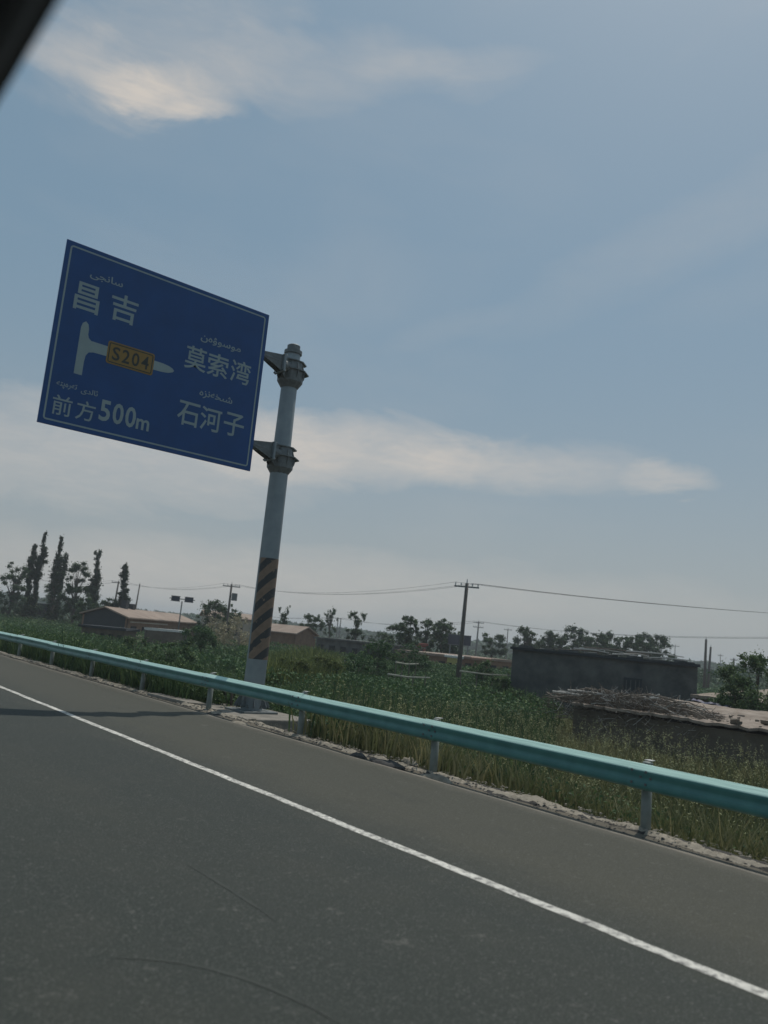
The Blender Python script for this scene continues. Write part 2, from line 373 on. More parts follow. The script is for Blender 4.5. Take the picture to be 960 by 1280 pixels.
# faint tyre marks on the lane
M_TYRE = mat('tyre_rubber_mark', (.036, .041, .035), .9, vary=.25, vscale=3, col2=(.050, .055, .046))
def ribbon(name, pts, w, z, m):
    P = [Vector((x, y, z+rz_(x))) for x, y in pts]; vs = []
    for i, p in enumerate(P):
        t = (P[min(i+1, len(P)-1)]-P[max(i-1, 0)]).normalized(); s_ = Vector((-t.y, t.x, 0)); ww = w*math.sin(math.pi*(i+.3)/(len(P)-.4))*(.7+.6*random.random())
        vs += [p+s_*ww/2, p-s_*ww/2]
    return tag(MB().add(vs, [(2*i, 2*i+1, 2*i+3, 2*i+2) for i in range(len(P)-1)]).build(name, m), kind='structure')
def arc(p0, p1, p2, n=30):
    return [((1-t)**2*p0[0]+2*t*(1-t)*p1[0]+t*t*p2[0], (1-t)**2*p0[1]+2*t*(1-t)*p1[1]+t*t*p2[1]) for t in np.linspace(0, 1, n)]
def g0(px, py):
    d = ray(px, py); t = -EYE/d.z
    for _ in range(4): t = -(EYE-max(0, rz_(d.x*t)))/d.z
    return (d.x*t, d.y*t)
ribbon('tyre_mark', arc(g0(232, 1080), g0(285, 1108), g0(345, 1152)), .035, .003, M_TYRE)
ribbon('tyre_mark', arc(g0(125, 1198), g0(290, 1195), g0(440, 1290)), .030, .003, M_TYRE)

# verge between asphalt and rail: low dirt gutter, then a lumpy strip of crumbled pale mortar
vy = np.concatenate([np.arange(-2, 32, .06), np.arange(32, 120, .4)]); vx = np.linspace(8.93, 9.98, 22)
X_, Y_ = np.meshgrid(vx, vy, indexing='ij')
def fbm(x, y, s, seed, o=4):
    r = np.random.default_rng(seed); out = 0; a = 1
    for k in range(o):
        for _ in range(3):
            th = r.uniform(0, 6.28); ph = r.uniform(0, 6.28)
            out = out + a*np.sin((x*math.cos(th)+y*math.sin(th))*s*(2**k)+ph)/3
        a *= .55
    return out
wob = .09*fbm(X_*0, Y_, 1.4, 3) + .04*fbm(X_, Y_, 8, 5)
rx = 9.46 + wob
wid = .105 + .045*fbm(X_*0, Y_, 2.1, 9) + .04*sstep(14.5, 17.5, Y_) - .03*sstep(20, 24, Y_)*(1-sstep(20, 23, Y_))
prof = np.exp(-((X_-rx)/np.maximum(wid, .05))**4)
Zv = -.045 + prof*(.045 + .03*fbm(X_, Y_, 5, 11)) + .008*fbm(X_, Y_, 20, 13) + .005*rng.normal(size=X_.shape)
Zv[0, :] = -.03; Zv -= .25*sstep(9.75, 9.98, X_)
V = np.stack([X_, Y_, Zv], -1).reshape(-1, 3); nx, ny = X_.shape
ii, jj = np.meshgrid(np.arange(nx-1), np.arange(ny-1), indexing='ij'); a = (ii*ny+jj).ravel()
F = np.stack([a, a+ny, a+ny+1, a+1], -1)
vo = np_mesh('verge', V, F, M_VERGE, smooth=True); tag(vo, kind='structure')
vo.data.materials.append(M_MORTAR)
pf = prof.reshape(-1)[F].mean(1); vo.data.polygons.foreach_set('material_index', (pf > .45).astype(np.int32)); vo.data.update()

# rubble: small pale and dark stones lying on the verge (cannot be counted)
def stones(name, n, xs, ysr, smin, smax, m, z0=0.0, seed=1):
    r = np.random.default_rng(seed); ico = np.array([(0,0,1),(.89,0,.45),(.28,.85,.45),(-.72,.53,.45),(-.72,-.53,.45),(.28,-.85,.45),(.72,.53,-.3),(-.28,.85,-.3),(-.89,0,-.3),(-.28,-.85,-.3),(.72,-.53,-.3)])
    fc = np.array([(0,1,2),(0,2,3),(0,3,4),(0,4,5),(0,5,1),(1,6,2),(2,7,3),(3,8,4),(4,9,5),(5,10,1),(6,7,2),(7,8,3),(8,9,4),(9,10,5),(10,6,1)])
    x = r.uniform(*xs, n); y = ysr[0] + (ysr[1]-ysr[0])*r.random(n)**1.5; s = smin+(smax-smin)*r.random(n)**3
    th = r.uniform(0, 6.28, n); ct, st = np.cos(th), np.sin(th)
    P = ico[None]*np.stack([s*r.uniform(.7, 1.4, n), s*r.uniform(.7, 1.4, n), s*r.uniform(.35, .8, n)], -1)[:, None]
    P = P*(1+r.normal(0, .12, P.shape)); Q = P.copy(); Q[..., 0] = P[..., 0]*ct[:, None]-P[..., 1]*st[:, None]; Q[..., 1] = P[..., 0]*st[:, None]+P[..., 1]*ct[:, None]
    Q += np.stack([x, y, np.full(n, z0)], -1)[:, None]
    F = (fc[None]+(np.arange(n)*11)[:, None, None]).reshape(-1, 3)
    return tag(np_mesh(name, Q.reshape(-1, 3), F, m), kind='stuff')
tag(stones('pale_gravel', 2200, (9.36, 9.72), (1, 34), .006, .026, M_MORTAR, .012, 3), 'pale broken mortar crumbs scattered along the verge under the guardrail', 'gravel')
tag(stones('dark_gravel', 1500, (8.97, 9.5), (1, 34), .006, .022, M_DARKSTONE, -.012, 4), 'dark grit lying in the gutter between asphalt and mortar strip', 'gravel')
def clod(px, py, sx, sy, sz, m, name, label):
    p = g0(px, py); r = np.random.default_rng(int(px)); mb = MB(); vs = []; k = 12
    rings = [(1.0, 0), (.86, .45), (.55, .85), (.2, 1.0)]
    for rr_, zz in rings:
        for i in range(k):
            a = 2*math.pi*i/k; j = 1+.18*r.normal()*(.5+rr_/2); vs.append((p[0]+math.cos(a)*rr_*sx*j, p[1]+math.sin(a)*rr_*sy*j, -.03+zz*sz*(1+.12*r.normal())))
    fs = [(q*k+i, q*k+(i+1) % k, (q+1)*k+(i+1) % k, (q+1)*k+i) for q in range(3) for i in range(k)] + [tuple(range(3*k, 4*k))]
    o = mb.add(vs, fs).build(name, m, smooth=True); tag(o, label, 'rubble', 'clods of tar and mortar along the verge'); return o
clod(484, 955, .17, .42, .085, M_DARKSTONE, 'tar_clod', 'long dark tar clod by the asphalt, left of the pale mortar patch')
clod(512, 952, .12, .22, .085, M_MORTAR, 'mortar_clod', 'pale mortar patch between the two dark tar clods on the verge')
clod(448, 944, .12, .2, .07, M_DARKSTONE, 'tar_clod', 'small dark tar clod nearest the sign pole footing')
clod(546, 972, .13, .30, .075, M_MORTAR, 'mortar_clod', 'pale mortar lump at the foot of the third guardrail post from the right edge')
clod(300, 904, .16, .30, .06, M_MORTAR, 'mortar_clod', 'pale mortar lump on the verge in front of the sign footing')

# ------------------------------------------------------------------ guardrail
PX0, PSTEP = 9.56, 3.93
post_y = [5.95+PSTEP*k for k in range(-2, 26)]
gr = empty('guardrail', (9.5, 5.95, 0)); tag(gr, 'long teal W-beam guardrail on round posts running along the road edge', 'guardrail')
# one beam profile (x offset, z) front sheet
prof_pts = [(.050, .150), (.046, .159), (.036, .158), (.004, .129), (-.032, .096), (-.041, .084), (-.043, .070), (-.041, .050), (-.034, .022), (-.030, .004),
            (-.030, -.010), (-.033, -.030), (-.040, -.056), (-.043, -.080), (-.043, -.100), (-.038, -.120), (-.024, -.138), (.004, -.152), (.030, -.158), (.045, -.151)]
BEZ = .645
def beam_mesh(length):
    mb = MB(); t = .004; n = len(prof_pts); vs = []
    steps = [0, length]
    for y in steps:
        for (x, z) in prof_pts: vs.append((x, y, z))
        for (x, z) in prof_pts: vs.append((x+t, y, z))
    fs = []
    for i in range(n-1):
        fs.append((i, i+1, 2*n+i+1, 2*n+i)); fs.append((n+i, 3*n+i, 3*n+i+1, n+i+1))
    for b in (0, 2*n): fs += [(b+i, b+i+1, b+n+i+1, b+n+i) for i in range(n-1)]
    for i in (0, n-1): fs.append((i, n+i, 3*n+i, 2*n+i))
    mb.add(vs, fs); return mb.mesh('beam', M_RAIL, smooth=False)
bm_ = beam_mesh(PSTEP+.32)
pm = MB(); pm.tube([(0, 0, -.6), (0, 0, .80)], .066, 16); pm.tube([(0, 0, .80), (0, 0, .815), (0, 0, .83)], [.070, .066, .04], 16); post_me = pm.mesh('post', M_POST, True)
post_me.shade_smooth()
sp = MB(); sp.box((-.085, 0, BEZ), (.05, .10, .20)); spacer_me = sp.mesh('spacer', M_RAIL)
bt = MB()
for dy, dz in ((-.10, .075), (.10, .075), (-.10, -.075), (.10, -.075), (-.02, .006), (-.16, .006)):
    x = -.042 if abs(dz) > .02 else -.030
    bt.tube([(x-.001, dy, dz), (x-.018, dy, dz)], .018, 6)
bolt_me = bt.mesh('bolts', M_BOLT)
rf = MB(); rf.prism([(.00, -.055, .838), (.00, .055, .838), (.10, .045, .838), (.10, -.045, .838)], (0, 0, .006)); rf_me = rf.mesh('reflector', M_WHITEWALL)
def add(name, me, parent, loc=(0, 0, 0), rot=None):
    o = bpy.data.objects.new(name, me); COL.objects.link(o); o.parent = parent; o.location = loc
    if rot: o.rotation_euler = rot
    return o
for i, y in enumerate(post_y):
    ly = y-5.95; dx = PX0-9.5
    p = add('post', post_me, gr, (dx, ly, random.uniform(-.008, .008)), (random.uniform(-.01, .01), random.uniform(-.012, .012), 0))
    add('spacer', spacer_me, gr, (dx, ly, 0))
    jz = .004*math.sin(i*1.7)
    add('beam', bm_, gr, (dx-.150-.006*(i % 2), ly-.16, BEZ+jz), (0, 0, 0)).rotation_euler = (.0015*(-1)**i, 0, .0008)
    if y < 40: add('bolts', bolt_me, gr, (dx-.150, ly, BEZ+jz))['kind'] = 'stuff'
    add('reflector', rf_me, p, (0, 0, 0))

# ------------------------------------------------------------------ sign post, brackets and board
PXC, PYC = 10.60, 17.5
pole = empty('sign_pole', (PXC, PYC, 0)); tag(pole, 'tall grey steel pole with black diagonal hazard stripes carrying the blue sign', 'pole')
m_ = MB(); m_.tube([(0, 0, -.02), (0, 0, 5.6), (0, 0, 5.62), (0, 0, 9.15)], [.262, .235, .235, .200], 28)
bevel(m_.build('shaft', M_GALV, pole, smooth=True), .004)
m_ = MB(); m_.tube([(0, 0, 9.15), (0, 0, 9.20), (0, 0, 9.24)], [.235, .235, .235], 20); m_.tube([(0, 0, 9.24), (0, 0, 9.38), (0, 0, 9.41)], [.17, .17, .13], 20); m_.build('cap', M_STEEL, pole)
def stripes():
    m = mat('hazard_wrap', (.21, .145, .10), .6, vary=.15); t = m.node_tree; b = t.nodes['Principled BSDF']; n_, l_ = t.nodes, t.links
    tcn = n_.new('ShaderNodeTexCoord'); s_ = n_.new('ShaderNodeSeparateXYZ'); l_.new(tcn.outputs['Object'], s_.inputs[0])
    def M(op, *a):
        n = n_.new('ShaderNodeMath'); n.operation = op
        for i, v in enumerate(a):
            if isinstance(v, (int, float)): n.inputs[i].default_value = v
            else: l_.new(v, n.inputs[i])
        return n.outputs[0]
    # the wrap slants upward to the right as seen from the road
    k = M('SUBTRACT', s_.outputs['Z'], M('MULTIPLY', M('SUBTRACT', s_.outputs['X'], s_.outputs['Y']), .75))
    fr = M('FRACT', M('DIVIDE', M('ADD', k, 20.0), .49))
    on = M('LESS_THAN', fr, .47)
    nz = n_.new('ShaderNodeTexNoise'); nz.inputs['Scale'].default_value = 9; nz.inputs['Detail'].default_value = 6; l_.new(tcn.outputs['Object'], nz.inputs['Vector'])
    wear = M('LESS_THAN', nz.outputs['Fac'], .63)
    f = M('MULTIPLY', on, wear)
    mx = n_.new('ShaderNodeMix'); mx.data_type = 'RGBA'; l_.new(f, mx.inputs[0]); l_.new(b.inputs['Base Color'].links[0].from_socket, mx.inputs[6]); mx.inputs[7].default_value = (.045, .046, .046, 1)
    l_.new(mx.outputs[2], b.inputs['Base Color']); return m
m_ = MB(); vs = []; nz_, na = 12, 22
for i in range(nz_+1):
    z = 1.25+2.50*i/nz_
    R_ = .262-(.027*z/5.6)+.004
    for k in range(na+1):
        a = rad(-178+160*k/na); vs.append((R_*math.cos(a), R_*math.sin(a), z))
m_.add(vs, [(i*(na+1)+k, i*(na+1)+k+1, (i+1)*(na+1)+k+1, (i+1)*(na+1)+k) for i in range(nz_) for k in range(na)])
m_.build('hazard_wrap', stripes(), pole, smooth=True, fix=False)
m_ = MB(); m_.box((0, 0, -.005), (.95, .95, .05)); bevel(m_.build('base_plate', M_STEEL, pole), .006)
for k in range(8):
    a = 2*math.pi*(k+.5)/8; m_ = MB(); c, s_ = math.cos(a), math.sin(a); off = Vector((-s_, c, 0))*.014
    m_.prism([Vector((c*.27, s_*.27, .09))-off/2, Vector((c*.44, s_*.44, .09))-off/2, Vector((c*.44, s_*.44, .14))-off/2, Vector((c*.283, s_*.283, .42))-off/2], off); m_.build('rib', M_STEEL, pole)
    a = 2*math.pi*k/8; m_ = MB(); x, y = math.cos(a)*.41, math.sin(a)*.41
    m_.tube([(x, y, .09), (x, y, .17)], .018, 6); m_.tube([(x, y, .09), (x, y, .12)], .032, 6); m_.build('anchor_bolt', M_BOLT, pole)
foot = MB(); foot.box((10.62, 17.55, -.69), (1.75, 3.1, 1.32), jit=.015)
tag(bevel(foot.build('concrete_footing', M_CONC), .03), 'pale concrete block that the striped sign pole is bolted to', 'footing')
slab = MB(); slab.box((9.62, 19.6, .0), (.55, 2.3, .07), rz=.03, jit=.02); tag(bevel(slab.build('concrete_slab', M_CONC), .012), 'flat pale concrete slab on the verge beyond the pole footing', 'slab')
slab = MB(); slab.box((9.68, 16.6, -.01), (.26, 1.5, .05), rz=-.04, jit=.02); tag(bevel(slab.build('concrete_slab', M_CONC), .012), 'narrow pale concrete slab between guardrail and pole footing', 'slab')

AY = -.36                                   # arms run behind the board
for zc in (8.72, 6.42):
    ar = MB(); ar.tube([(-5.45, AY, zc), (-1.08, AY, zc)], .085, 16); arm = ar.build('arm', M_STEEL, pole, smooth=True)
    # haunch between arm flange and pole
    for yy in (-.13, .13):
        hb = MB(); hb.prism([(-.42, yy+AY*.45-.01, zc+.19), (0, yy-.01, zc+.20), (0, yy-.01, zc-.62), (-.14, yy-.01, zc-.48), (-.20, yy-.01, zc-.36), (-.42, yy+AY*.45-.01, zc-.27)], (0, .02, 0)); hb.build('haunch_plate', M_STEEL, pole)
    hb = MB(); hb.tube([(-.45, AY*.6, zc-.01), (-.1, AY*.25, zc-.02)], [.15, .17], 14)
    hb.build('stub_arm', M_STEEL, pole)
    fl = MB(); fl.box((-.455, AY*.62, zc-.02), (.028, .46, .46)); bevel(fl.build('flange', M_GALV, pole), .004); fl = MB(); fl.box((-.495, AY*.68, zc-.02), (.028, .46, .46)); bevel(fl.build('flange', M_GALV, pole), .004)
    for dy in (-.11, 0, .11):
        tp = MB(); tp.prism([(-.51, AY*.75+dy-.008, zc+.19), (-.51, AY*.75+dy-.008, zc-.24), (-.85, AY*.95+dy-.008, zc-.13), (-1.12, AY+dy*.6-.008, zc-.03), (-1.12, AY+dy*.6-.008, zc+.10)], (0, .016, 0)); tp.build('arm_fin', M_STEEL, pole)
    tp = MB(); tp.tube([(-.51, AY*.72, zc), (-1.15, AY, zc)], [.13, .088], 14)
    tp.build('tapered_end', M_STEEL, pole)
    for dz in (.19, -.06):
        rg = MB(); rr_ = [(-.34, -.30), (-.10, -.38), (.20, -.36), (.50, -.10), (.50, .06), (.24, .34), (-.10, .38), (-.34, .28)]
        if dz > 0: rr_ = [(x*.82, y*.82) for x, y in rr_]
        rg.prism([(x, y, zc+dz) for x, y in rr_], (0, 0, .028)); rg.build('ring_plate', M_STEEL, pole)
    fn = MB(); fn.tube([(0, 0, zc-.04), (0, 0, zc-.34), (0, 0, zc-.50)], [.35, .33, .225], 12); fn.tube([(0, 0, zc-.02), (0, 0, zc+.20)], [.33, .29], 12); fn.build('collar', M_STEEL, pole)
    for k in range(-3, 4):
        a = rad(38*k-18); c, s_ = math.cos(a), math.sin(a); off = Vector((-s_, c, 0))*.014
        gs = MB()
        gs.prism([Vector((c*.20, s_*.20, zc-.06)), Vector((c*.40, s_*.40, zc-.06)), Vector((c*.37, s_*.37, zc-.20)), Vector((c*.24, s_*.24, zc-.42))], off)
        gs.build('gusset', M_STEEL, pole); gs = MB()
        gs.prism([Vector((c*.20, s_*.20, zc-.03)), Vector((c*.37, s_*.37, zc-.03)), Vector((c*.29, s_*.29, zc+.19)), Vector((c*.20, s_*.20, zc+.19))], off)
        gs.build('gusset', M_STEEL, pole)
    bl = MB()
    for dy in (-.2, -.07, .07, .2):
        for dz in (-.2, .2): bl.tube([(-.53, AY*.65+dy, zc-.02+dz), (-.42, AY*.65+dy, zc-.02+dz)], .018, 6)
    bl.build('flange_bolts', M_BOLT, pole)['kind'] = 'stuff'

SX, SY, SZ = 6.94, 16.90, 7.70
sg = empty('road_sign', (SX, SY, SZ)); tag(sg, 'big blue overhead direction sign with white Chinese and Uyghur place names and 500m', 'road sign')
bd = MB(); bd.box((0, .02, 0), (4.98, .04, 3.98)); bevel(bd.build('board', M_BLUE, sg), .006)
def rrect(w, h, r, k=6):
    out = []
    for cx, cz, a0 in ((w/2-r, h/2-r, 0), (-w/2+r, h/2-r, 90), (-w/2+r, -h/2+r, 180), (w/2-r, -h/2+r, 270)):
        for i in range(k+1): a = rad(a0+90*i/k); out.append((cx+r*math.cos(a), cz+r*math.sin(a)))
    return out
def frame(w, h, r, t, y0, th, name, m, parent, loc=(0, 0)):
    o_, i_ = rrect(w, h, r), rrect(w-2*t, h-2*t, max(r-t, .01)); n = len(o_); mb = MB()
    vs = [(x+loc[0], y0, z+loc[1]) for x, z in o_]+[(x+loc[0], y0, z+loc[1]) for x, z in i_]
    vs += [(x, y-th, z) for x, y, z in vs]
    fs = []
    for i in range(n):
        j = (i+1) % n; fs += [(2*n+i, 2*n+j, 3*n+j, 3*n+i), (i, j, 2*n+j, 2*n+i), (n+i, 3*n+i, 3*n+j, n+j), (i, n+i, n+j, j)]
    return mb.add(vs, fs).build(name, m, parent)
frame(4.80, 3.80, .07, .035, -.0005, .0025, 'border', M_WHITE, sg)
for z in (-1.5, -1.28, 1.02, 1.5): rim = MB(); rim.box((0, .075, z), (4.8, .06, .07)); rim.build('back_rail', M_SIGNBACK, sg)
for x in (-2.1, -1.2, -.3, .6, 1.5, 2.2):
    ub = MB(); ub.box((x, .13, -.1), (.06, .05, 3.5)); ub.build('back_stiffener', M_SIGNBACK, sg)
def text(s, cx, cz, size, m, name='character', bold=.018, sx=1.0, y=-.001, th=.0022, rot=0, width=None, height=None):
    c = bpy.data.curves.new('t', 'FONT'); c.body = s; c.size = 1.0; c.offset = bold; c.extrude = .5; c.resolution_u = 3
    o = bpy.data.objects.new('t', c); COL.objects.link(o); dg = bpy.context.evaluated_depsgraph_get()
    me = bpy.data.meshes.new_from_object(o.evaluated_get(dg)); bpy.data.objects.remove(o); bpy.data.curves.remove(c)
    n = len(me.vertices); co = np.empty(n*3, np.float32); me.vertices.foreach_get('co', co); co = co.reshape(-1, 3)
    mn, mx = co.min(0), co.max(0); mid = (mn+mx)/2
    fx = width/(mx[0]-mn[0]) if width else size*sx
    fz = height/(mx[1]-mn[1]) if height else (fx if width and not size else size)
    out = np.stack([(co[:, 0]-mid[0])*fx+cx, -(co[:, 2]+.5)*th+y, (co[:, 1]-mid[1])*fz+cz], -1)
    me.vertices.foreach_set('co', out.ravel()); me.materials.clear(); me.materials.append(m); me.name = name
    ob = bpy.data.objects.new(name, me); COL.objects.link(ob); ob.parent = sg; me.update(); return ob
for ch, x, z in (('昌', -1.90, .88), ('吉', -1.09, .91)): text(ch, x, z, 0, M_WHITE, width=.60 if ch == '吉' else .53, height=.62, bold=.012)
for ch, x, z in (('莫', .72, .32), ('索', 1.29, .32), ('湾', 1.90, .33), ('石', .72, -1.01), ('河', 1.29, -1.0), ('子', 1.90, -.98)): text(ch, x, z, 0, M_WHITE, width=.54, height=.56, bold=.010)
for ch, x, z in (('前', -2.06, -1.54), ('方', -1.57, -1.53)): text(ch, x, z, 0, M_WHITE, width=.40, height=.42, bold=.006)
for ch, x in (('5', -1.17), ('0', -.88), ('0', -.60)): text(ch, x, -1.42, 0, M_WHITE, width=.235, height=.46, bold=.02)
text('m', -.31, -1.52, 0, M_WHITE, width=.30, height=.24, bold=.02)
text('ﻰﺠﻧﺎﺳ', -1.56, 1.42, 0, M_WHITE, 'uyghur_word', .012, width=.72, height=.20)
text('ﻥەﯞﻮﺳﻮﻣ', 1.30, .86, 0, M_WHITE, 'uyghur_word', .012, width=1.06, height=.20)
text('ەﺰﻧﻪﺨ\ufbe9ﺷ', 1.35, -.45, 0, M_WHITE, 'uyghur_word', .012, width=.86, height=.20)
text('ﻯﺪﻟﺎﺋ', -1.55, -1.12, 0, M_WHITE, 'uyghur_word', .012, width=.36, height=.15)
text('ﻪﺘﭘەﺭﻪﺗ', -2.03, -1.11, 0, M_WHITE, 'uyghur_word', .012, width=.42, height=.15)
# junction arrow
def flat(poly, y, th, name, m):
    mb = MB(); mb.prism([(x, y, z) for x, z in poly], (0, -th, 0)); return mb.build(name, m, sg)
ap = [(-1.935, -.80), (-1.935, .22), (-1.91, .32), (-1.85, .37), (-1.79, .32), (-1.765, .22), (-1.765, .10), (-1.74, .03), (-1.68, -.015), (-1.28, -.02), (-1.28, -.24),
      (-1.60, -.245), (-1.70, -.275), (-1.75, -.36), (-1.765, -.50), (-1.765, -.80)]
flat(ap, -.001, .0022, 'junction_arrow', M_WHITE)
flat([(-.27, -.02), (-.05, -.025), (.10, -.045), (.20, -.085), (.235, -.125), (.20, -.165), (.10, -.205), (-.05, -.225), (-.27, -.23)], -.001, .0022, 'arrow_tail', M_WHITE)
pl_ = flat([(x-.79, z-.13) for x, z in rrect(1.06, .50, .05)], -.001, .006, 'route_plate', M_YEL)
frame(1.00, .44, .04, .022, -.0071, .0015, 'plate_border', M_BLACKLET, pl_, (-.79, -.13))
for ch, x in (('S', -1.12), ('2', -.90), ('0', -.68), ('4', -.46)): o = text(ch, x, -.13, 0, M_BLACKLET, 'route_digit', .014, width=.17, height=.30, y=-.0075, th=.0015); o.parent = pl_

# ------------------------------------------------------------------ buildings
def house(name, label, cat, A, B, C, z0, ze, zr, m_wall, m_gable, m_roof, over=.35, group=None, gable_on='AB'):
    """plan corners A-B-C (B nearest); the gable is on side AB, the ridge runs along BC"""
    A, B, C = (Vector((p.x, p.y, 0)) for p in (A, B, C)); D = A+C-B; root = empty(name, (B.x, B.y, z0)); tag(root, label, cat, group)
    o = lambda p, z: Vector((p.x-B.x, p.y-B.y, z-z0))
    w = MB(); w.prism([o(B, z0), o(C, z0), o(C, ze), o(B, ze)], (A-B).normalized()*.25); w.build('wall', m_wall, root); w = MB(); w.prism([o(A, z0), o(D, z0), o(D, ze), o(A, ze)], (B-A).normalized()*.25); w.build('wall', m_wall, root)
    t1 = (C-B).normalized()*.25
    for P, Q, t in ((A, B, t1), (D, C, -t1)):
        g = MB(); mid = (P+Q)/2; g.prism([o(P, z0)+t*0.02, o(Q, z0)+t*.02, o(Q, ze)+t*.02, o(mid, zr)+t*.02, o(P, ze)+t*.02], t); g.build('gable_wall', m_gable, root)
    m1, m2 = (A+B)/2, (D+C)/2; e = (C-B).normalized()*over; s1 = (B-A).normalized()*over; k = (zr-ze)/((B-A).length/2)*over
    for P, Q, sgn in ((B, C, 1), (A, D, -1)):
        r = MB(); r.prism([o(m1-e, zr+.05), o(m2+e, zr+.05), o(Q+e+s1*sgn, ze-k+.05), o(P-e+s1*sgn, ze-k+.05)], (0, 0, .14)); r.build('roof', m_roof, root)
    return root
def local_box(root, mbox, name, m): return mbox.build(name, m, root)

G = -1.25
# left barn
A, B, C = az(104, 765, 92, 0), az(160, 768, 87, 0), az(246, 776, 104, 0)
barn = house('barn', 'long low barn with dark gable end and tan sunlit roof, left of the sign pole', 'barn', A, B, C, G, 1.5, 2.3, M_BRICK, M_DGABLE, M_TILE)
d = (C-B); d.z = 0; L_ = d.length; d.normalize(); ang = math.atan2(d.y, d.x)
nrm = Vector((d.y, -d.x, 0))
if nrm.dot(B) > 0: nrm = -nrm
for k in range(6):
    t = 1.6+k*(L_-3)/6; c = d*t + nrm*.02 + Vector((0, 0, 1.5))
    wmb = MB(); wmb.box(c, (1.2, .10, .9), rz=ang); wn = wmb.build('window', M_DARKOPEN, barn)
    fm = MB(); fm.box(c+nrm*.07+Vector((0, 0, -.5)), (1.4, .12, .08), rz=ang); fm.build('sill', M_TANWALL, wn)
for dz_ in (2.38, 1.0, .45):
    bd_ = MB(); bd_.box(d*(L_*.28)+nrm*.06+Vector((0, 0, dz_)), (L_*.5, .08, .14), rz=ang); bd_.build('wall_band', M_TANWALL, barn)
mid = (A-B)/2; mid.z = 0
for t, hh in ((L_*.22, .95), (L_*.31, .6)):
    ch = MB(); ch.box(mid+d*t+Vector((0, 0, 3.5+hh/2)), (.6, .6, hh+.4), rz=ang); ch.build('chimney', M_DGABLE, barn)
# tan house right of it
A, B, C = az(252, 772, 112, 0), az(257, 773, 108, 0), az(333, 782, 112, 0)
h2 = house('house', 'pale tan house partly hidden behind the dry shrub beside the barn', 'house', A, B, C, G, 2.6, 3.2, M_TANWALL, M_TANWALL, M_TILE)
dd = (C-B); dd.z = 0; L2 = dd.length; dd.normalize(); n2 = Vector((dd.y, -dd.x, 0)); n2 = -n2 if n2.dot(B) > 0 else n2
for t in (.12, .33, .55, .8):
    wmb = MB(); wmb.box(dd*(L2*t)+n2*.03+Vector((0, 0, 2.2)), (1.0, .1, 1.1), rz=math.atan2(dd.y, dd.x)); wmb.build('window', M_DARKOPEN, h2)
# small gabled house right of pole
A, B, C = az(395, 795, 101, 0), az(370, 793, 97, 0), az(322, 788, 102, 0)
house('house', 'small brick house with tan gabled roof just right of the sign pole', 'house', A, B, C, G, 1.45, 2.25, M_BRICK, M_BRICK, M_TILE)
def flatbox(name, label, cat, pa, pb, Da, Db, zt, depth, m_wall, m_roof, z0=G, th=.22, over=.25, segs=0, m_open=None):
    """long low flat-roofed building whose front runs between two headings"""
    A, B = az(*pa, Da, 0), az(*pb, Db, 0); d = B-A; ln = d.length; d.normalize(); n = Vector((-d.y, d.x, 0)); n = -n if n.dot(A) < 0 else n
    root = empty(name, (A.x, A.y, z0)); tag(root, label, cat); a_ = math.atan2(d.y, d.x); hgt = zt-z0
    w = MB(); w.box(d*ln/2+n*depth/2+Vector((0, 0, (hgt-th)/2)), (ln, depth, hgt-th), rz=a_); w.build('wall', m_wall, root)
    r = MB(); r.box(d*ln/2+n*depth/2+Vector((0, 0, hgt-th/2+.002)), (ln+2*over, depth+2*over, th), rz=a_, jit=.03); r.build('roof', m_roof, root)
    for k in range(segs):
        o_ = MB(); o_.box(d*ln*(k+.5)/segs-n*.02+Vector((0, 0, hgt*.5)), (ln/segs*.45, .1, hgt*.4), rz=a_); o_.build('opening', m_open or M_DARKOPEN, root)
    return root, d, n, ln
flatbox('long_shed', 'long low grey shed with flat roof behind the weeds, right of the gabled house', 'shed', (396, 795), (468, 803), 92, 84, 1.42, 7, M_MUD, M_MUD, segs=5)
flatbox('hut', 'small pale hut with flat roof between the long shed and dark trees', 'hut', (474, 800), (491, 803), 92, 92, 1.15, 4, M_TANWALL, M_TANWALL, segs=1)
flatbox('brick_hut', 'small red brick hut showing between the trees, left of the leaning utility pole', 'hut', (520, 800), (533, 803), 98, 98, 1.75, 3, M_RED, M_RED, segs=1)
flatbox('long_house', 'long low pale house with flat tan roof right of the leaning utility pole', 'house', (545, 812), (640, 822), 80, 86, .95, 8, M_BRICK, M_TILE, segs=6)
flatbox('yellow_hut', 'little yellow wall in front of the dark board at the leaning pole', 'hut', (560, 810), (577, 812), 76, 76, 1.0, 2, M_YWALL, M_WHITEWALL, segs=2)
flatbox('orange_roofed_hut', 'low hut with orange roof on the long pale house side', 'hut', (592, 815), (612, 818), 78, 78, .98, 3, M_BRICK, M_ORANGE, segs=1)
flatbox('white_wall', 'low dark wall with a pale coping strip in front of the tan roofed barn', 'wall', (184, 788), (234, 791), 76, 78, .90, .4, M_MUDWALL, M_WHITEWALL, th=.2, over=.06)
flatbox('low_pen', 'low dark pen wall with a row of square openings left of the barn', 'pen', (103, 782), (156, 788), 74, 72, .72, 2, M_MUDWALL, M_DGABLE, segs=5)
flatbox('far_shed', 'far pale roofed shed between two poplars at the left edge', 'shed', (40, 752), (66, 754), 150, 150, 2.4, 6, M_DGABLE, M_WHITEWALL, segs=2)

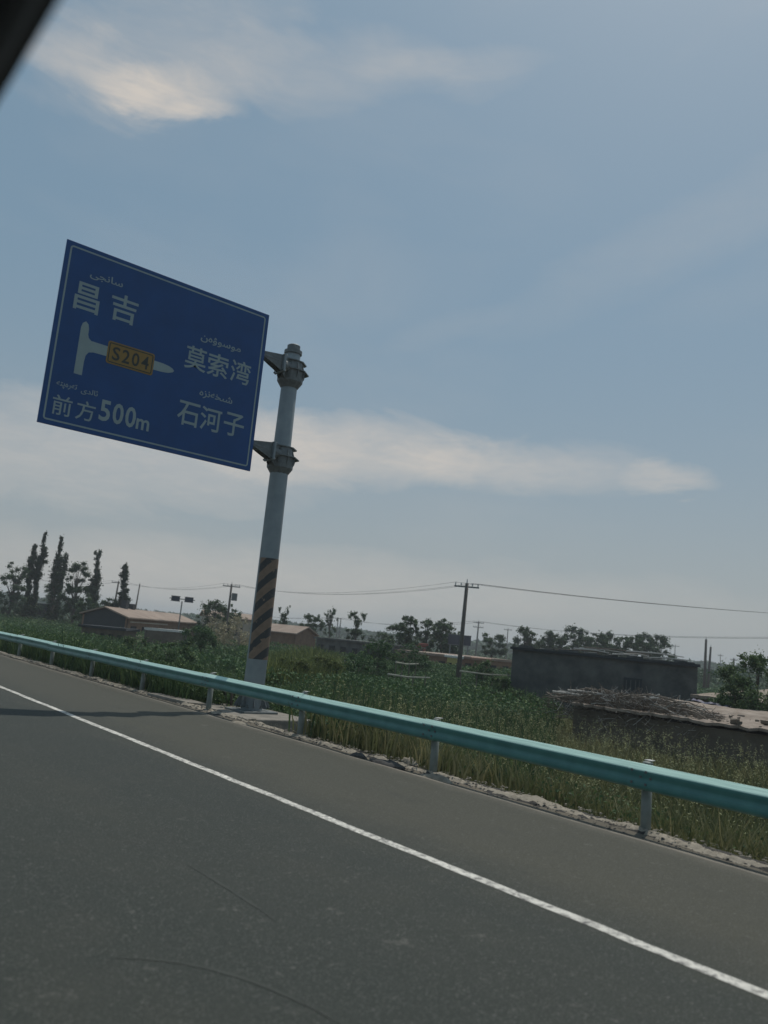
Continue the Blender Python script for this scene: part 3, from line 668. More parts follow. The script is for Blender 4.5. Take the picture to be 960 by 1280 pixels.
# the big grey mud-walled shed
SD = 45.0
A, B = az(641, 811, SD, 0), az(872, 834, SD+.4, 0); d = B-A; LS = d.length; d.normalize(); n = Vector((-d.y, d.x, 0)); n = -n if n.dot(A) < 0 else n
shed = empty('grey_shed', (A.x, A.y, G)); tag(shed, 'large windowless dark grey flat roofed shed behind the brush pile', 'shed'); sa = math.atan2(d.y, d.x)
def wall_grid(nx_, nz_, L_, H_, amp, seed):
    r = np.random.default_rng(seed); mb = MB(); vs = []
    for i in range(nx_+1):
        for k in range(nz_+1):
            u, v = L_*i/nx_, H_*k/nz_; o = amp*(float(fbm(np.array(u), np.array(v), 1.1, seed))+.4*r.normal()); vs.append(d*u - n*max(0, .03+o*.5) + Vector((0, 0, v)))
    return mb.add(vs, [(i*(nz_+1)+k, (i+1)*(nz_+1)+k, (i+1)*(nz_+1)+k+1, i*(nz_+1)+k+1) for i in range(nx_) for k in range(nz_)])
HS = 3.36
wmb = MB(); wmb.box(d*LS/2+n*2.6+Vector((0, 0, HS/2)), (LS, 5.2, HS), rz=sa); wmb.build('wall', M_MUD, shed)
fw = wall_grid(60, 20, LS, HS-.02, .05, 21).build('render_coat', M_MUD, shed, smooth=True, fix=False)
rm = MB(); rm.box(d*(LS/2)+n*2.55+Vector((0, 0, HS+.06)), (LS+.25, 5.5, .14), rz=sa, jit=.02); rm.build('roof', M_DGABLE, shed)
r0 = random.Random(5)
for k in range(9):
    t = LS*(.02+.12*k); pt = MB(); w_ = r0.uniform(.4, 1.0); z_ = HS+.16
    pt.box(d*min(t+.5, LS-.4)+n*r0.uniform(.1, .5)+Vector((0, 0, z_)), (w_, .5, r0.uniform(.05, .14)), rz=sa+r0.uniform(-.1, .1), jit=.03); pt.build('mud_lump', M_MUD, shed)
pb = MB(); pb.box(d*(LS*.665)-n*.10+Vector((0, 0, 1.9)), (.9, .10, 1.1), rz=sa); pb.build('boarded_hatch', M_DGABLE, shed)
for k in (-.32, -.1, .14, .33):
    q = MB(); q.box(d*(LS*.665+k)-n*.165+Vector((0, 0, 1.9+.1*k)), (.05, .03, .9), rz=sa); q.build('batten', M_MUD, shed)
# bleached poles lying on the shed roof
ORD = ['first', 'second', 'third', 'fourth', 'fifth', 'sixth', 'seventh', 'eighth', 'last']
for k in range(9):
    t = LS*(.36+.5*(k+r0.uniform(.2, .8))/9); ln = r0.uniform(1.2, 3.2); a = sa+r0.uniform(-.35, .25); c = shed.location+d*t+n*r0.uniform(.4, 1.2)+Vector((0, 0, HS+.24+.07*(k % 4)))
    v = Vector((math.cos(a), math.sin(a), r0.uniform(-.05, .05)))*ln/2
    q = MB(); q.tube([c-v, c+v*.2+Vector((0, 0, .05)), c+v], [.045, .04, .025], 6)
    tag(q.build('roof_stick', M_BRANCH2 if k % 3 else M_BRANCH), ('bleached' if k % 3 else 'brown')+' stick on the grey shed roof, '+ORD[k]+' of the nine counting from the left', 'stick', 'sticks on the grey shed roof')

# the low mud-roofed building in front, brush pile at its left end
A = az(716, 880, 31.2, 0); B = az(1075, 905, 28.5, 0); d2 = B-A; L2 = d2.length; d2.normalize(); n2 = Vector((-d2.y, d2.x, 0)); n2 = -n2 if n2.dot(A) < 0 else n2; a2 = math.atan2(d2.y, d2.x)
low = empty('mud_roofed_pen', (A.x, A.y, G)); tag(low, 'low mud walled pen with broad sunlit flat mud roof at right', 'pen'); HL = .36-G
w = MB(); w.box(d2*L2/2+n2*4.6+Vector((0, 0, HL/2-.1)), (L2, 9.0, HL-.2), rz=a2); w.build('wall', M_MUDWALL, low)
def roofsheet(Lr, Dr, z0, z1, thick, seed, nx_=46, ny_=22, drop=.0):
    vs = []; r = np.random.default_rng(seed)
    for i in range(nx_+1):
        for j in range(ny_+1):
            u, v = Lr*i/nx_, Dr*j/ny_
            f = .035*float(fbm(np.array(u), np.array(v), .9, seed)) + .012*r.normal()
            st = .12*(1 if v > Dr*.52+.25*math.sin(u*.7) else 0)*drop
            e = (.10*r.normal() if j == 0 else 0)
            vs.append(d2*u + n2*(v-.15+e) + Vector((0, 0, z0+(z1-z0)*v/Dr+f+st)))
    N0 = len(vs); vs += [p-Vector((0, 0, thick)) for p in vs]; q = ny_+1; fs = []
    for i in range(nx_):
        for j in range(ny_): a = i*q+j; fs.append((a, a+q, a+q+1, a+1)); fs.append((N0+a, N0+a+1, N0+a+q+1, N0+a+q))
    for i in range(nx_):
        for j in (0, ny_): a = i*q+j; fs.append((a, a+q, N0+a+q, N0+a))
    for j in range(ny_):
        for i in (0, nx_): a = i*q+j; fs.append((a, a+1, N0+a+1, N0+a))
    return MB().add(vs, fs)
roofsheet(L2, 9.3, HL, HL+.05, .09, 31, drop=1.0).build('roof', M_MUDROOF, low, smooth=False)
# second slab roof behind
A3 = az(866, 860, 44.5, 0); B3 = az(1010, 880, 41.5, 0); dsave, nsave = d2, n2
d2 = (B3-A3); L3 = d2.length; d2.normalize(); n2 = Vector((-d2.y, d2.x, 0)); n2 = -n2 if n2.dot(A3) < 0 else n2; a3 = math.atan2(d2.y, d2.x)
pen2 = empty('mud_roofed_shed', (A3.x, A3.y, G)); tag(pen2, 'sloping pale mud roofed shed between the grey shed and the leafy bush', 'shed')
w = MB(); w.box(d2*L3/2+n2*3.5+Vector((0, 0, .92)), (L3, 6.8, 1.84), rz=a3); w.build('wall', M_MUDWALL, pen2)
roofsheet(L3, 7.4, .72-G, 1.28-G, .16, 37, 30, 16).build('roof', M_MUDROOF, pen2)
d2, n2 = dsave, nsave
# crumbled mud and straw lying on the pen roof
q = MB(); rr0 = random.Random(23)
for k in range(190):
    u, v = rr0.uniform(.2, L2-.5), rr0.random()*8.6-.05; sz = rr0.uniform(.03, .12)*(1 if rr0.random() < .9 else 2.0)
    q.box(dsave*u+nsave*v+Vector((0, 0, HL+.04+sz*.12)), (sz, sz*rr0.uniform(.5, 1.3), sz*rr0.uniform(.3, .6)), rz=rr0.uniform(0, 3), mi=rr0.choice((0, 0, 1)), jit=sz*.16)
cl = q.build('rubble', [M_MUDWALL, M_MUDROOF], low); cl['kind'] = 'stuff'
# tarp
tp = MB(); P0 = az(864, 870, 39.5, .48); vs = []
for i in range(13):
    for j in range(5):
        vs.append(P0+d2*(i*.13)+n2*(j*.16)+Vector((0, 0, .10+.10*math.sin(i*1.1+j*.8)*math.sin(j*.9+.3)-.01*i+.03*r0.random())))
N0 = len(vs); vs += [p-Vector((0, 0, .03)) for p in vs]
fs = [(i*5+j, (i+1)*5+j, (i+1)*5+j+1, i*5+j+1) for i in range(12) for j in range(4)]; fs += [tuple(N0+k for k in reversed(f)) for f in fs]
tag(tp.add(vs, fs).build('tarp', M_TARP, smooth=True), 'crumpled violet blue tarp on the mud roof by the shed corner', 'tarp')

# brush pile: thick countable sticks as parts, twigs joined
PC = az(790, 884, 31.75, .38)
bp_ = empty('brush_pile', PC); tag(bp_, 'tangled heap of dry branches on the pen roof in front of the grey shed', 'brush pile')
r0 = random.Random(11)
def stick(c, a, el, ln, r, bend, nseg=4):
    v = Vector((math.cos(a)*math.cos(el), math.sin(a)*math.cos(el), math.sin(el))); s_ = Vector((-v.y, v.x, 0)); pts, rs = [], []
    for i in range(nseg+1):
        t = i/nseg-.5; pts.append(c+v*ln*t+(s_*bend[0]+Vector((0, 0, bend[1])))*(1-4*t*t)); rs.append(r*(1-.55*(t+.5)))
    return pts, rs
HWID = 2.75
for k in range(62):
    u = r0.uniform(-HWID, HWID*.9); top = .36*(1-abs(u/HWID)**2)+.05
    c = d2*u+n2*r0.uniform(-1.15, .9)+Vector((0, 0, r0.uniform(.03, top)))
    pts, rs = stick(c, a2+r0.gauss(0, .6), r0.gauss(0, .16), r0.uniform(.9, 2.6), r0.uniform(.018, .042), (r0.uniform(-.35, .35), r0.uniform(-.15, .25)))
    q = MB(); q.tube(pts, rs, 5); q.build('branch', M_BRANCH2 if r0.random() < .22 else M_BRANCH, bp_)
q = MB()
for k in range(2300):
    u = r0.gauss(0, HWID*.5); u = max(-HWID*1.1, min(HWID, u)); top = .36*(1-min(1, abs(u/HWID))**2)+.05
    v = r0.uniform(-1.35, .9); c = d2*u+n2*v+Vector((0, 0, r0.uniform(-.62 if v < -.7 else 0, top)))
    pts, rs = stick(c, a2+r0.gauss(0, 1.0), r0.gauss(0, .45), r0.uniform(.3, 1.3), r0.uniform(.006, .015), (r0.uniform(-.12, .12), r0.uniform(-.1, .1)), 2)
    q.tube(pts, rs, 3, caps=False, mi=(1 if r0.random() < .25 else 0))
tw = q.build('twigs', [M_BRANCH, M_BRANCH2], bp_, fix=False); tw['kind'] = 'stuff'
for pts in ([(.05, 0, .12), (.55, -.3, .30), (1.15, -.45, .62)], [(-.75, -.5, .18), (.1, -.5, .20), (.75, -.5, .26)], [(.35, -.4, .16), (.75, -.5, .42), (1.25, -.5, .52)], [(-2.5, -.6, .10), (-1.6, -.6, .16), (-.9, -.7, .12)]):
    q = MB(); q.tube([d2*p[0]+n2*p[1]+Vector((0, 0, p[2])) for p in pts], [.05, .045, .03], 6); o = q.build('branch', M_BRANCH2, bp_); o['label'] = 'thick bleached white branch'

# ------------------------------------------------------------------ utility poles, boards, wires
def upole(px, Dst, ztop, label, arm=1.3, lean=0.0, r=.14, m=M_CONCPOLE, arms=1, extra=None, py=780, armdir=None, name='utility_pole', group=None):
    b = az(px, py, Dst, G-.1); root = empty(name, b); tag(root, label, 'pole', group); H = ztop-b.z
    view = Vector((b.x, b.y, 0)).normalized(); side = Vector((view.y, -view.x, 0))
    topv = Vector((0, 0, H))+side*lean
    q = MB(); q.tube([(0, 0, 0), topv*.5, topv], [r*1.15, r*.95, r*.75], 10); q.build('shaft', m, root, smooth=True)
    adir = armdir or side; pts = []
    for k in range(arms):
        c = topv*(1-(.25+.75*k)/H)
        if arm:
            q = MB(); q.box(c+Vector((0, 0, 0)), (arm*2, .09, .10), rz=math.atan2(adir.y, adir.x)); q.build('crossarm', M_STEEL, root)
            for s_ in (-.9, -.45, .45, .9):
                q = MB(); p = c+adir*arm*s_; q.tube([p+Vector((0, 0, .05)), p+Vector((0, 0, .12)), p+Vector((0, 0, .26))], [.02, .05, .035], 6); q.build('insulator', M_INS, root)
                pts.append(b+p+Vector((0, 0, .27)))
    q = MB(); q.tube([topv, topv+Vector((0, 0, .28))], [.05, .03], 6); q.build('pin_insulator', M_INS, root); pts.append(b+topv+Vector((0, 0, .3)))
    if extra == 'transformer':
        q = MB(); q.box(topv*.82+side*.45, (.6, .5, .8), rz=math.atan2(side.y, side.x)); q.build('switch_box', M_STEEL, root)
    if extra == 'streetbox':
        q = MB(); q.box(topv*.7+side*.25, (.3, .25, .4), rz=0); q.build('meter_box', M_STEEL, root)
    return root, pts
G1 = 'utility poles standing in the field'
P_big = upole(571, 55.5, 6.25, 'tall dark leaning utility pole with one crossarm beside the yellow wall', .85, .12, .155, M_WOODPOLE, py=862, group=G1)
P_l1 = upole(283.5, 90, 6.2, 'utility pole with crossarm and box standing at the dry shrub', .95, .0, .14, M_WOODPOLE, extra='transformer', group=G1)
P_l2 = upole(140.5, 120, 6.3, 'utility pole with crossarm touching the poplar nearest the barn', .95, .25, .14, M_WOODPOLE, py=765, group=G1)
P_l3 = upole(20, 145, 6.4, 'utility pole with crossarm at the left edge before the pair of poplars', 1.1, 0, .13, M_WOODPOLE, py=755, group=G1)
P_r1 = upole(1170, 62, 6.3, 'utility pole with crossarm', .85, .0, .15, M_WOODPOLE, py=860, group=G1)
P_b1 = upole(594.5, 140, 6.25, 'thin pole with two crossarms between the leaning pole and the round tree', .9, .15, .15, M_CONCPOLE, arms=2, py=815, group=G1)
P_b2 = upole(633, 165, 6.1, 'thin far pole at the left corner of the grey shed', .8, 0, .12, M_CONCPOLE, py=815, group=G1)
P_b0 = upole(421, 210, 5.9, 'far pole pair mate with crossarm between two wispy trees', 1.2, 0, .16, M_CONCPOLE, py=790, group=G1)
upole(424.5, 211, 5.7, 'bare far pole close beside the crossarmed pole between two wispy trees', 0, 0, .16, M_CONCPOLE, py=790, group=G1)
P_br = upole(1060, 92, 6.4, 'utility pole with two crossarms', .9, 0, .15, M_CONCPOLE, arms=2, py=845, group=G1)
P_f = upole(300, 300, 6.0, 'very far utility pole', .9, 0, .12, M_CONCPOLE, group=G1)
upole(168, 118, 6.1, 'bare thin pole standing between the poplar and the barn chimneys', 0, .25, .11, M_WOODPOLE, py=762, name='bare_pole', group=G1)
upole(881, 118, 5.9, 'left and taller of two bare posts beyond the mud roofs', 0, .05, .20, M_WOODPOLE, py=835, name='bare_pole', group=G1)
upole(885, 117, 4.9, 'right and shorter of two bare posts beyond the mud roofs', 0, .25, .17, M_WOODPOLE, py=838, name='bare_pole', group=G1)
upole(917, 150, 4.1, 'short pole with crossarm right of the two bare posts', .55, 0, .17, M_WOODPOLE, py=838, group=G1)
upole(900, 200, 5.4, 'thin far pole between the bare posts and the short pole', .6, 0, .1, M_CONCPOLE, py=838, group=G1)
upole(843, 190, 6.4, 'thin far pole seen over the right end of the grey shed', .9, 0, .1, M_CONCPOLE, py=832, group=G1)
def wires(pa, pb, sag, r, label, idx=((0, 0), (2, 2), (3, 3)), name='overhead_wire'):
    for i, j in idx:
        a, b = pa[1][i], pb[1][j]; q = MB(); ln = (b-a).length
        q.tube([a.lerp(b, t)-Vector((0, 0, 4*sag*t*(1-t))) for t in np.linspace(0, 1, 15)], r, 4, caps=False)
        tag(q.build(name, M_WIRE, fix=False), label+', '+{0: 'strand on the left tip of the crossarms', 3: 'strand on the right tip of the crossarms', 2: 'strand on the inner right insulators'}[i], 'wire', 'overhead wires')
wires(P_big, P_r1, .35, .011, 'wire running right from the leaning pole')
wires(P_l1, P_big, .9, .009, 'thin wire running left from the leaning pole')
wires(P_l2, P_l1, .8, .010, 'wire from poplar pole to shrub pole')
wires(P_l3, P_l2, .8, .010, 'wire between the two leftmost poles')
wires(P_b1, P_br, 1.0, .018, 'lower wire above the grey shed', ((0, 0), (3, 3)))
wires(P_b0, P_b1, 1.2, .026, 'low wire right of the wispy trees', ((0, 0), (3, 3)))
wires(P_f, P_b0, 1.0, .032, 'low far wire behind the striped pole', ((0, 0), (3, 3)))

def board(name, label, px, py, Dst, w, h, zc, posts, gap=0, n=1, foot=None):
    c = az(px, py, Dst, 0); view = c.normalized(); side = Vector((view.y, -view.x, 0)); root = empty(name, (c.x, c.y, G)); tag(root, label, 'billboard'); a = math.atan2(side.y, side.x)
    for k in range(n):
        off = (k-(n-1)/2)*(w+gap); q = MB(); q.box(side*off+Vector((0, 0, zc-G)), (w, .12, h), rz=a); q.build('panel', M_PANEL, root)
        for s_ in (-1, 1):
            f_ = MB(); f_.box(side*off+Vector((0, 0, zc-G+s_*(h/2+.03)))-view*.02, (w+.1, .16, .06), rz=a)
            f_.build('panel_frame', M_STEEL, root)
    for x in posts:
        q = MB(); q.tube([side*x, side*x+Vector((0, 0, zc-G-h*.5))], .07, 8); q.build('post', M_STEEL, root)
    q = MB(); q.box(Vector((0, 0, zc-G))+view*.12, ((w+gap)*n*.95, .08, .10), rz=a); q.build('crossbar', M_STEEL, root)
    return root
board('twin_board', 'two small dark panels side by side on one post above the barn roof', 225, 771, 95, .95, .50, 4.15, (0,), .55, 2)
board('dark_billboard', 'dark rectangular board standing behind the leaning utility pole', 574, 805, 92, 2.55, 1.05, 2.55, (-1.0, 1.0))

# bamboo trellis rails in the weeds
def trellis(pa, pb, Da, Db, z, label, posts=4):
    A, B = az(*pa, Da, z), az(*pb, Db, z); root = empty('trellis', A); tag(root, label, 'trellis'); d = B-A
    q = MB(); q.tube([(0, 0, 0), d*.5+Vector((0, 0, -.06)), d*1.02], [.055, .05, .04], 6); q.build('rail', M_BAMBOO, root)
    for k in range(posts):
        q = MB(); p = d*(k+.1)/(posts-.6); q.tube([p+Vector((0, 0, -1.5)), p+Vector((0, 0, .12))], .03, 5); q.build('stake', M_BRANCH, root)
trellis((484, 845), (536, 852), 40, 40.5, .32, 'pale bamboo rail on stakes in the weeds, nearest of three left of the leaning pole')
trellis((494, 833), (522, 836), 45, 46, .78, 'short pale bamboo rail on stakes just above the nearest one')
trellis((574, 846), (642, 836), 46, 47, .62, 'pale bamboo rail on stakes between the leaning pole and the grey shed')
trellis((430, 829), (452, 830), 42, 42, .70, 'short pale bamboo rail farthest left among the dark weeds', 3)

# ------------------------------------------------------------------ vegetation
M_GRASS = leafmat('roadside_grass', [(0, (.042, .044, .026)), (.35, (.072, .072, .038)), (.7, (.118, .100, .060)), (1, (.19, .145, .10))], transl=.3)
M_GREEN = leafmat('green_weeds', [(0, (.026, .042, .026)), (.45, (.048, .070, .038)), (.8, (.078, .098, .048)), (1, (.13, .135, .07))], transl=.25)
M_DWEED = leafmat('dark_field_plants', [(0, (.022, .042, .026)), (.5, (.042, .070, .036)), (.85, (.070, .098, .046)), (1, (.13, .14, .07))], transl=.2)
M_CORN = leafmat('reed_leaf', [(0, (.036, .046, .022)), (.5, (.082, .085, .040)), (1, (.18, .165, .085))], transl=.35)
M_POPL = leafmat('poplar_leaf', [(0, (.013, .022, .015)), (.6, (.024, .036, .022)), (1, (.045, .06, .036))], transl=.15)
M_TREE = leafmat('tree_leaf', [(0, (.022, .034, .022)), (.5, (.038, .055, .032)), (1, (.085, .105, .058))], transl=.2)
M_PALE = leafmat('dry_leaf', [(0, (.13, .10, .085)), (.5, (.26, .19, .165)), (1, (.42, .31, .27))], transl=.2)
M_PLUME = leafmat('seed_plume', [(0, (.14, .115, .075)), (1, (.32, .27, .19))], transl=.3)
M_FARWOOD = leafmat('far_wood', [(0, (.032, .050, .034)), (1, (.065, .085, .055))], transl=.1)

def blades(name, x, y, h, w, mat_, tone, lean=.35, label=None, cat='grass', z=None, seg=3, parent=None):
    n = len(x); r = rng; th = r.uniform(0, 2*np.pi, n); la = r.uniform(0, 2*np.pi, n); ln = lean*h*r.uniform(.2, 1.4, n)
    z0 = gz(x, y)-.03 if z is None else z
    V = np.empty((n, 2*seg+1, 3)); 
    for k in range(seg+1):
        t = k/seg; cx = x+np.cos(la)*ln*t*t; cy = y+np.sin(la)*ln*t*t; cz = z0+h*(t-.12*t*t*(ln/h))
        ww = w*(1-t**1.5)/2*(.6+.9*min(t*3, 1)) if k < seg else 0
        if k < seg:
            V[:, 2*k] = np.stack([cx-np.cos(th)*ww, cy-np.sin(th)*ww, cz], -1); V[:, 2*k+1] = np.stack([cx+np.cos(th)*ww, cy+np.sin(th)*ww, cz], -1)
        else: V[:, 2*seg] = np.stack([cx, cy, cz], -1)
    f = []
    for k in range(seg-1): f += [(2*k, 2*k+1, 2*k+3), (2*k, 2*k+3, 2*k+2)]
    f.append((2*seg-2, 2*seg-1, 2*seg))
    f = np.array(f); F = (f[None]+(np.arange(n)*(2*seg+1))[:, None, None]).reshape(-1, 3)
    o = np_mesh(name, V.reshape(-1, 3), F, mat_, np.repeat(np.clip(tone, 0, 1), len(f)), parent)
    if label: tag(o, label, cat, kind='stuff')
    return o
def leaves(name, P, size, mat_, tone, label=None, cat='plants', parent=None, updown=.35, aspect=.55):
    n = len(P); r = rng; a = r.normal(size=(n, 3)); a[:, 2] *= updown+.35; a /= np.linalg.norm(a, axis=1)[:, None]
    b = r.normal(size=(n, 3)); b -= a*(a*b).sum(1)[:, None]; b /= np.linalg.norm(b, axis=1)[:, None]
    s = size*r.uniform(.6, 1.35, n) if np.isscalar(size) else size; c = np.cross(a, b)
    V = np.stack([P-a*s[:, None]*.5, P+b*s[:, None]*aspect*.5-a*s[:, None]*.08, P+a*s[:, None]*.55+c*s[:, None]*.12, P-b*s[:, None]*aspect*.5-a*s[:, None]*.08], 1).reshape(-1, 3)
    F = (np.array([(0, 1, 2, 3)])[None]+(np.arange(n)*4)[:, None, None]).reshape(-1, 4)
    o = np_mesh(name, V, F, mat_, np.clip(tone, 0, 1), parent)
    if label: tag(o, label, cat, kind='stuff')
    return o
def sector(n, r0_, r1_, p0, p1, power=1.0):
    """random ground points between two headings and two distances"""
    a0 = math.atan2(*(lambda v: (v.x, v.y))(ray(p0, 800))); a1 = math.atan2(*(lambda v: (v.x, v.y))(ray(p1, 800)))
    a = rng.uniform(a0, a1, n); q = rng.random(n)**power; rr = r0_+(r1_-r0_)*q
    return rr*np.sin(a), rr*np.cos(a)
def clear(x, y):
    ok = (x > 9.62+.12*fbm(x*0, y, 1.1, 77))
    ok &= ~((x > 9.5) & (x < 11.55) & (y > 14.3) & (y < 19.2))
    def inside(O, d, n, Lx, Ly, m=0.0):
        u = (x-O.x)*d.x+(y-O.y)*d.y; v = (x-O.x)*n.x+(y-O.y)*n.y; return (u > -m) & (u < Lx+m) & (v > -m) & (v < Ly+m)
    ok &= ~inside(low.location, dsave, nsave, L2_, 9.2, .05)
    dd_ = Vector((math.cos(sa), math.sin(sa), 0)); ok &= ~inside(shed.location, dd_, n_shed, LS, 5.3, .1)
    ok &= ~inside(pen2.location, d_pen, n_pen, L3, 7.2, .1)
    return ok
L2_ = L2
n_shed = Vector((-math.sin(sa), math.cos(sa), 0)); n_shed = -n_shed if n_shed.dot(shed.location) < 0 else n_shed
d_pen = (B3-A3).normalized(); n_pen = Vector((-d_pen.y, d_pen.x, 0)); n_pen = -n_pen if n_pen.dot(A3) < 0 else n_pen
L2_ = (az(1075, 905, 28.5, 0)-az(716, 880, 31.2, 0)).length

def patch(x, y, s, seed): return np.clip(.5+.5*fbm(x, y, s, seed, 4), 0, 1)
# 1 roadside strip of fine grass
n = 62000; y = -1+41*rng.random(n)**1.35; x = 9.64+.5*rng.random(n)**.8+12*rng.random(n)**1.25; ok = clear(x, y); x, y = x[ok], y[ok]
p = patch(x, y, .9, 41); h = (.28+.45*p)*rng.uniform(.55, 1.25, len(x))*(1-.45*(x < 10.25)); h *= np.clip((x-9.6)/.6, .45, 1)*(1+.35*sstep(18, 24, y))
blades('roadside_grass', x, y, h, .016, M_GRASS, .16+.62*patch(x, y, .5, 43)+.22*rng.normal(size=len(x)), .5, 'fine olive and straw coloured grass on the bank behind the guardrail')
# low broadleaf weeds under and behind the rail
n = 80000; y = -1+45*rng.random(n)**1.3; x = 9.85+7*rng.random(n)**1.3; p = patch(x, y, 1.1, 47); keep = (rng.random(n) < np.clip((p-.3)*1.9, 0.04, 1)) & clear(x, y); x, y, p = x[keep], y[keep], p[keep]
P = np.stack([x, y, gz(x, y)+rng.random(len(x))*(.12+.55*p)], -1)
leaves('bank_weeds', P, .06, M_GREEN, .25+.5*p+.18*rng.normal(size=len(x)), 'low green broadleaf weeds growing on the bank under the guardrail')
# 2 plumed grass in the middle distance, brownish
n = 45000; x, y = sector(n, 13, 42, 330, 1040, .75); ok = clear(x, y); x, y = x[ok], y[ok]; p = patch(x, y, .55, 51)
h = (.55+.5*p)*rng.uniform(.6, 1.2, len(x)); blades('tall_field_grass', x, y, h, .028, M_GRASS, .40+.45*patch(x, y, .33, 53)+.22*rng.normal(size=len(x)), .45, 'tall brownish meadow grass between the bank and the sheds')
n = 5200; x, y = sector(n, 14, 38, 380, 1040, .7); ok = clear(x, y); x, y = x[ok], y[ok]; h = rng.uniform(.75, 1.25, len(x))
P = np.stack([x, y, gz(x, y)+h], -1); P = np.repeat(P, 7, 0)+rng.normal(0, 1, (len(P)*7, 3))*np.array([.02, .02, .07])
leaves('seed_plumes', P, .055, M_PLUME, rng.random(len(P)), 'pale seed plumes standing above the meadow grass', 'grass', aspect=.3)
# 3 leafy green weeds: left of the pole and behind it
def bushmass(name, n, r0_, r1_, p0, p1, hmin, hmax, size, mat_, label, s=.35, seed=60, power=.75, base=.2, cat='weeds'):
    x, y = sector(n, r0_, r1_, p0, p1, power); ok = clear(x, y); x, y = x[ok], y[ok]; p = patch(x, y, s, seed); p2 = patch(x, y, s*3.1, seed+2)
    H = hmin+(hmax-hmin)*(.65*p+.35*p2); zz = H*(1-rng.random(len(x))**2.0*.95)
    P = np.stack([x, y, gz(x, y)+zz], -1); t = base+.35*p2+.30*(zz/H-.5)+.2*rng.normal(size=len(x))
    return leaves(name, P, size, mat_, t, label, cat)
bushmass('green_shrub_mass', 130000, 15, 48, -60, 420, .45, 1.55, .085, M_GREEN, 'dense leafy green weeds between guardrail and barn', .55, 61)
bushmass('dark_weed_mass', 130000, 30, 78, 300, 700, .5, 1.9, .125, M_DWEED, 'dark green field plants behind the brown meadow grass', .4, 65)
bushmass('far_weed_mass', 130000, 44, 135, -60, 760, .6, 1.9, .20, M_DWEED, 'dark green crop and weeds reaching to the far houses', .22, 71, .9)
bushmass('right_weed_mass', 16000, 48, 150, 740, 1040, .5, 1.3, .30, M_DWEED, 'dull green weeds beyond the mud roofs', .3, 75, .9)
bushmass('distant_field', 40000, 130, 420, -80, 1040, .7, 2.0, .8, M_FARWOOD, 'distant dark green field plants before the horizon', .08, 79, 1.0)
# weed stems poking out (gives the mass a grassy grain)
n = 45000; x, y = sector(n, 16, 70, -60, 700, .8); ok = clear(x, y); x, y = x[ok], y[ok]; p = patch(x, y, .55, 61)
blades('weed_stems', x, y, (.7+1.0*p)*rng.uniform(.6, 1.25, len(x)), .035, M_GREEN, .45+.3*rng.normal(size=len(x)), .3, 'upright green weed stems rising from the leafy mass', 'weeds')
# yellow green reed clump behind the pole
n = 14000; x, y = sector(n, 34, 56, 336, 430, 1.0); h = (1.35+1.0*patch(x, y, .7, 83))*rng.uniform(.6, 1.12, n)
blades('reed_clump', x, y, h, .095, M_CORN, .45+.3*rng.normal(size=n), .4, 'tall yellow green reeds or maize catching light right of the sign pole', 'reeds', seg=4)
# 4 distant wood line, trunkless mass of crowns
def woodline(name, label, D0, D1, p0, p1, n, hmin, hmax, size, seed):
    x, y = sector(n, D0, D1, p0, p1); p = patch(x, y, .05, seed)*.6+patch(x, y, .21, seed+1)*.4; H = hmin+(hmax-hmin)*p
    P = np.stack([x, y, G+H*rng.random(n)**.7], -1); leaves(name, P, size, M_FARWOOD, rng.random(n), label, 'wood')
woodline('far_wood', 'far low line of woods along the horizon', 420, 520, -90, 1050, 34000, 3.2, 7.5, 2.2, 91)
woodline('far_hedge', 'bushy hedge beyond the mud roofs at right', 150, 200, 850, 1050, 7000, 2.2, 3.8, .8, 95)

# dense tall weeds hard against the rail further on
n = 30000; y = rng.uniform(19.5, 60, n); x = 9.60+1.6*rng.random(n)**.9; ok = clear(x, y); x, y = x[ok], y[ok]; p = patch(x, y, .9, 147)
blades('rail_weeds', x, y, (.45+.5*p)*rng.uniform(.6, 1.2, len(x)), .03, M_GREEN, .35+.3*p+.2*rng.normal(size=len(x)), .4, 'tall green weeds pressing against the far stretch of guardrail', 'weeds')
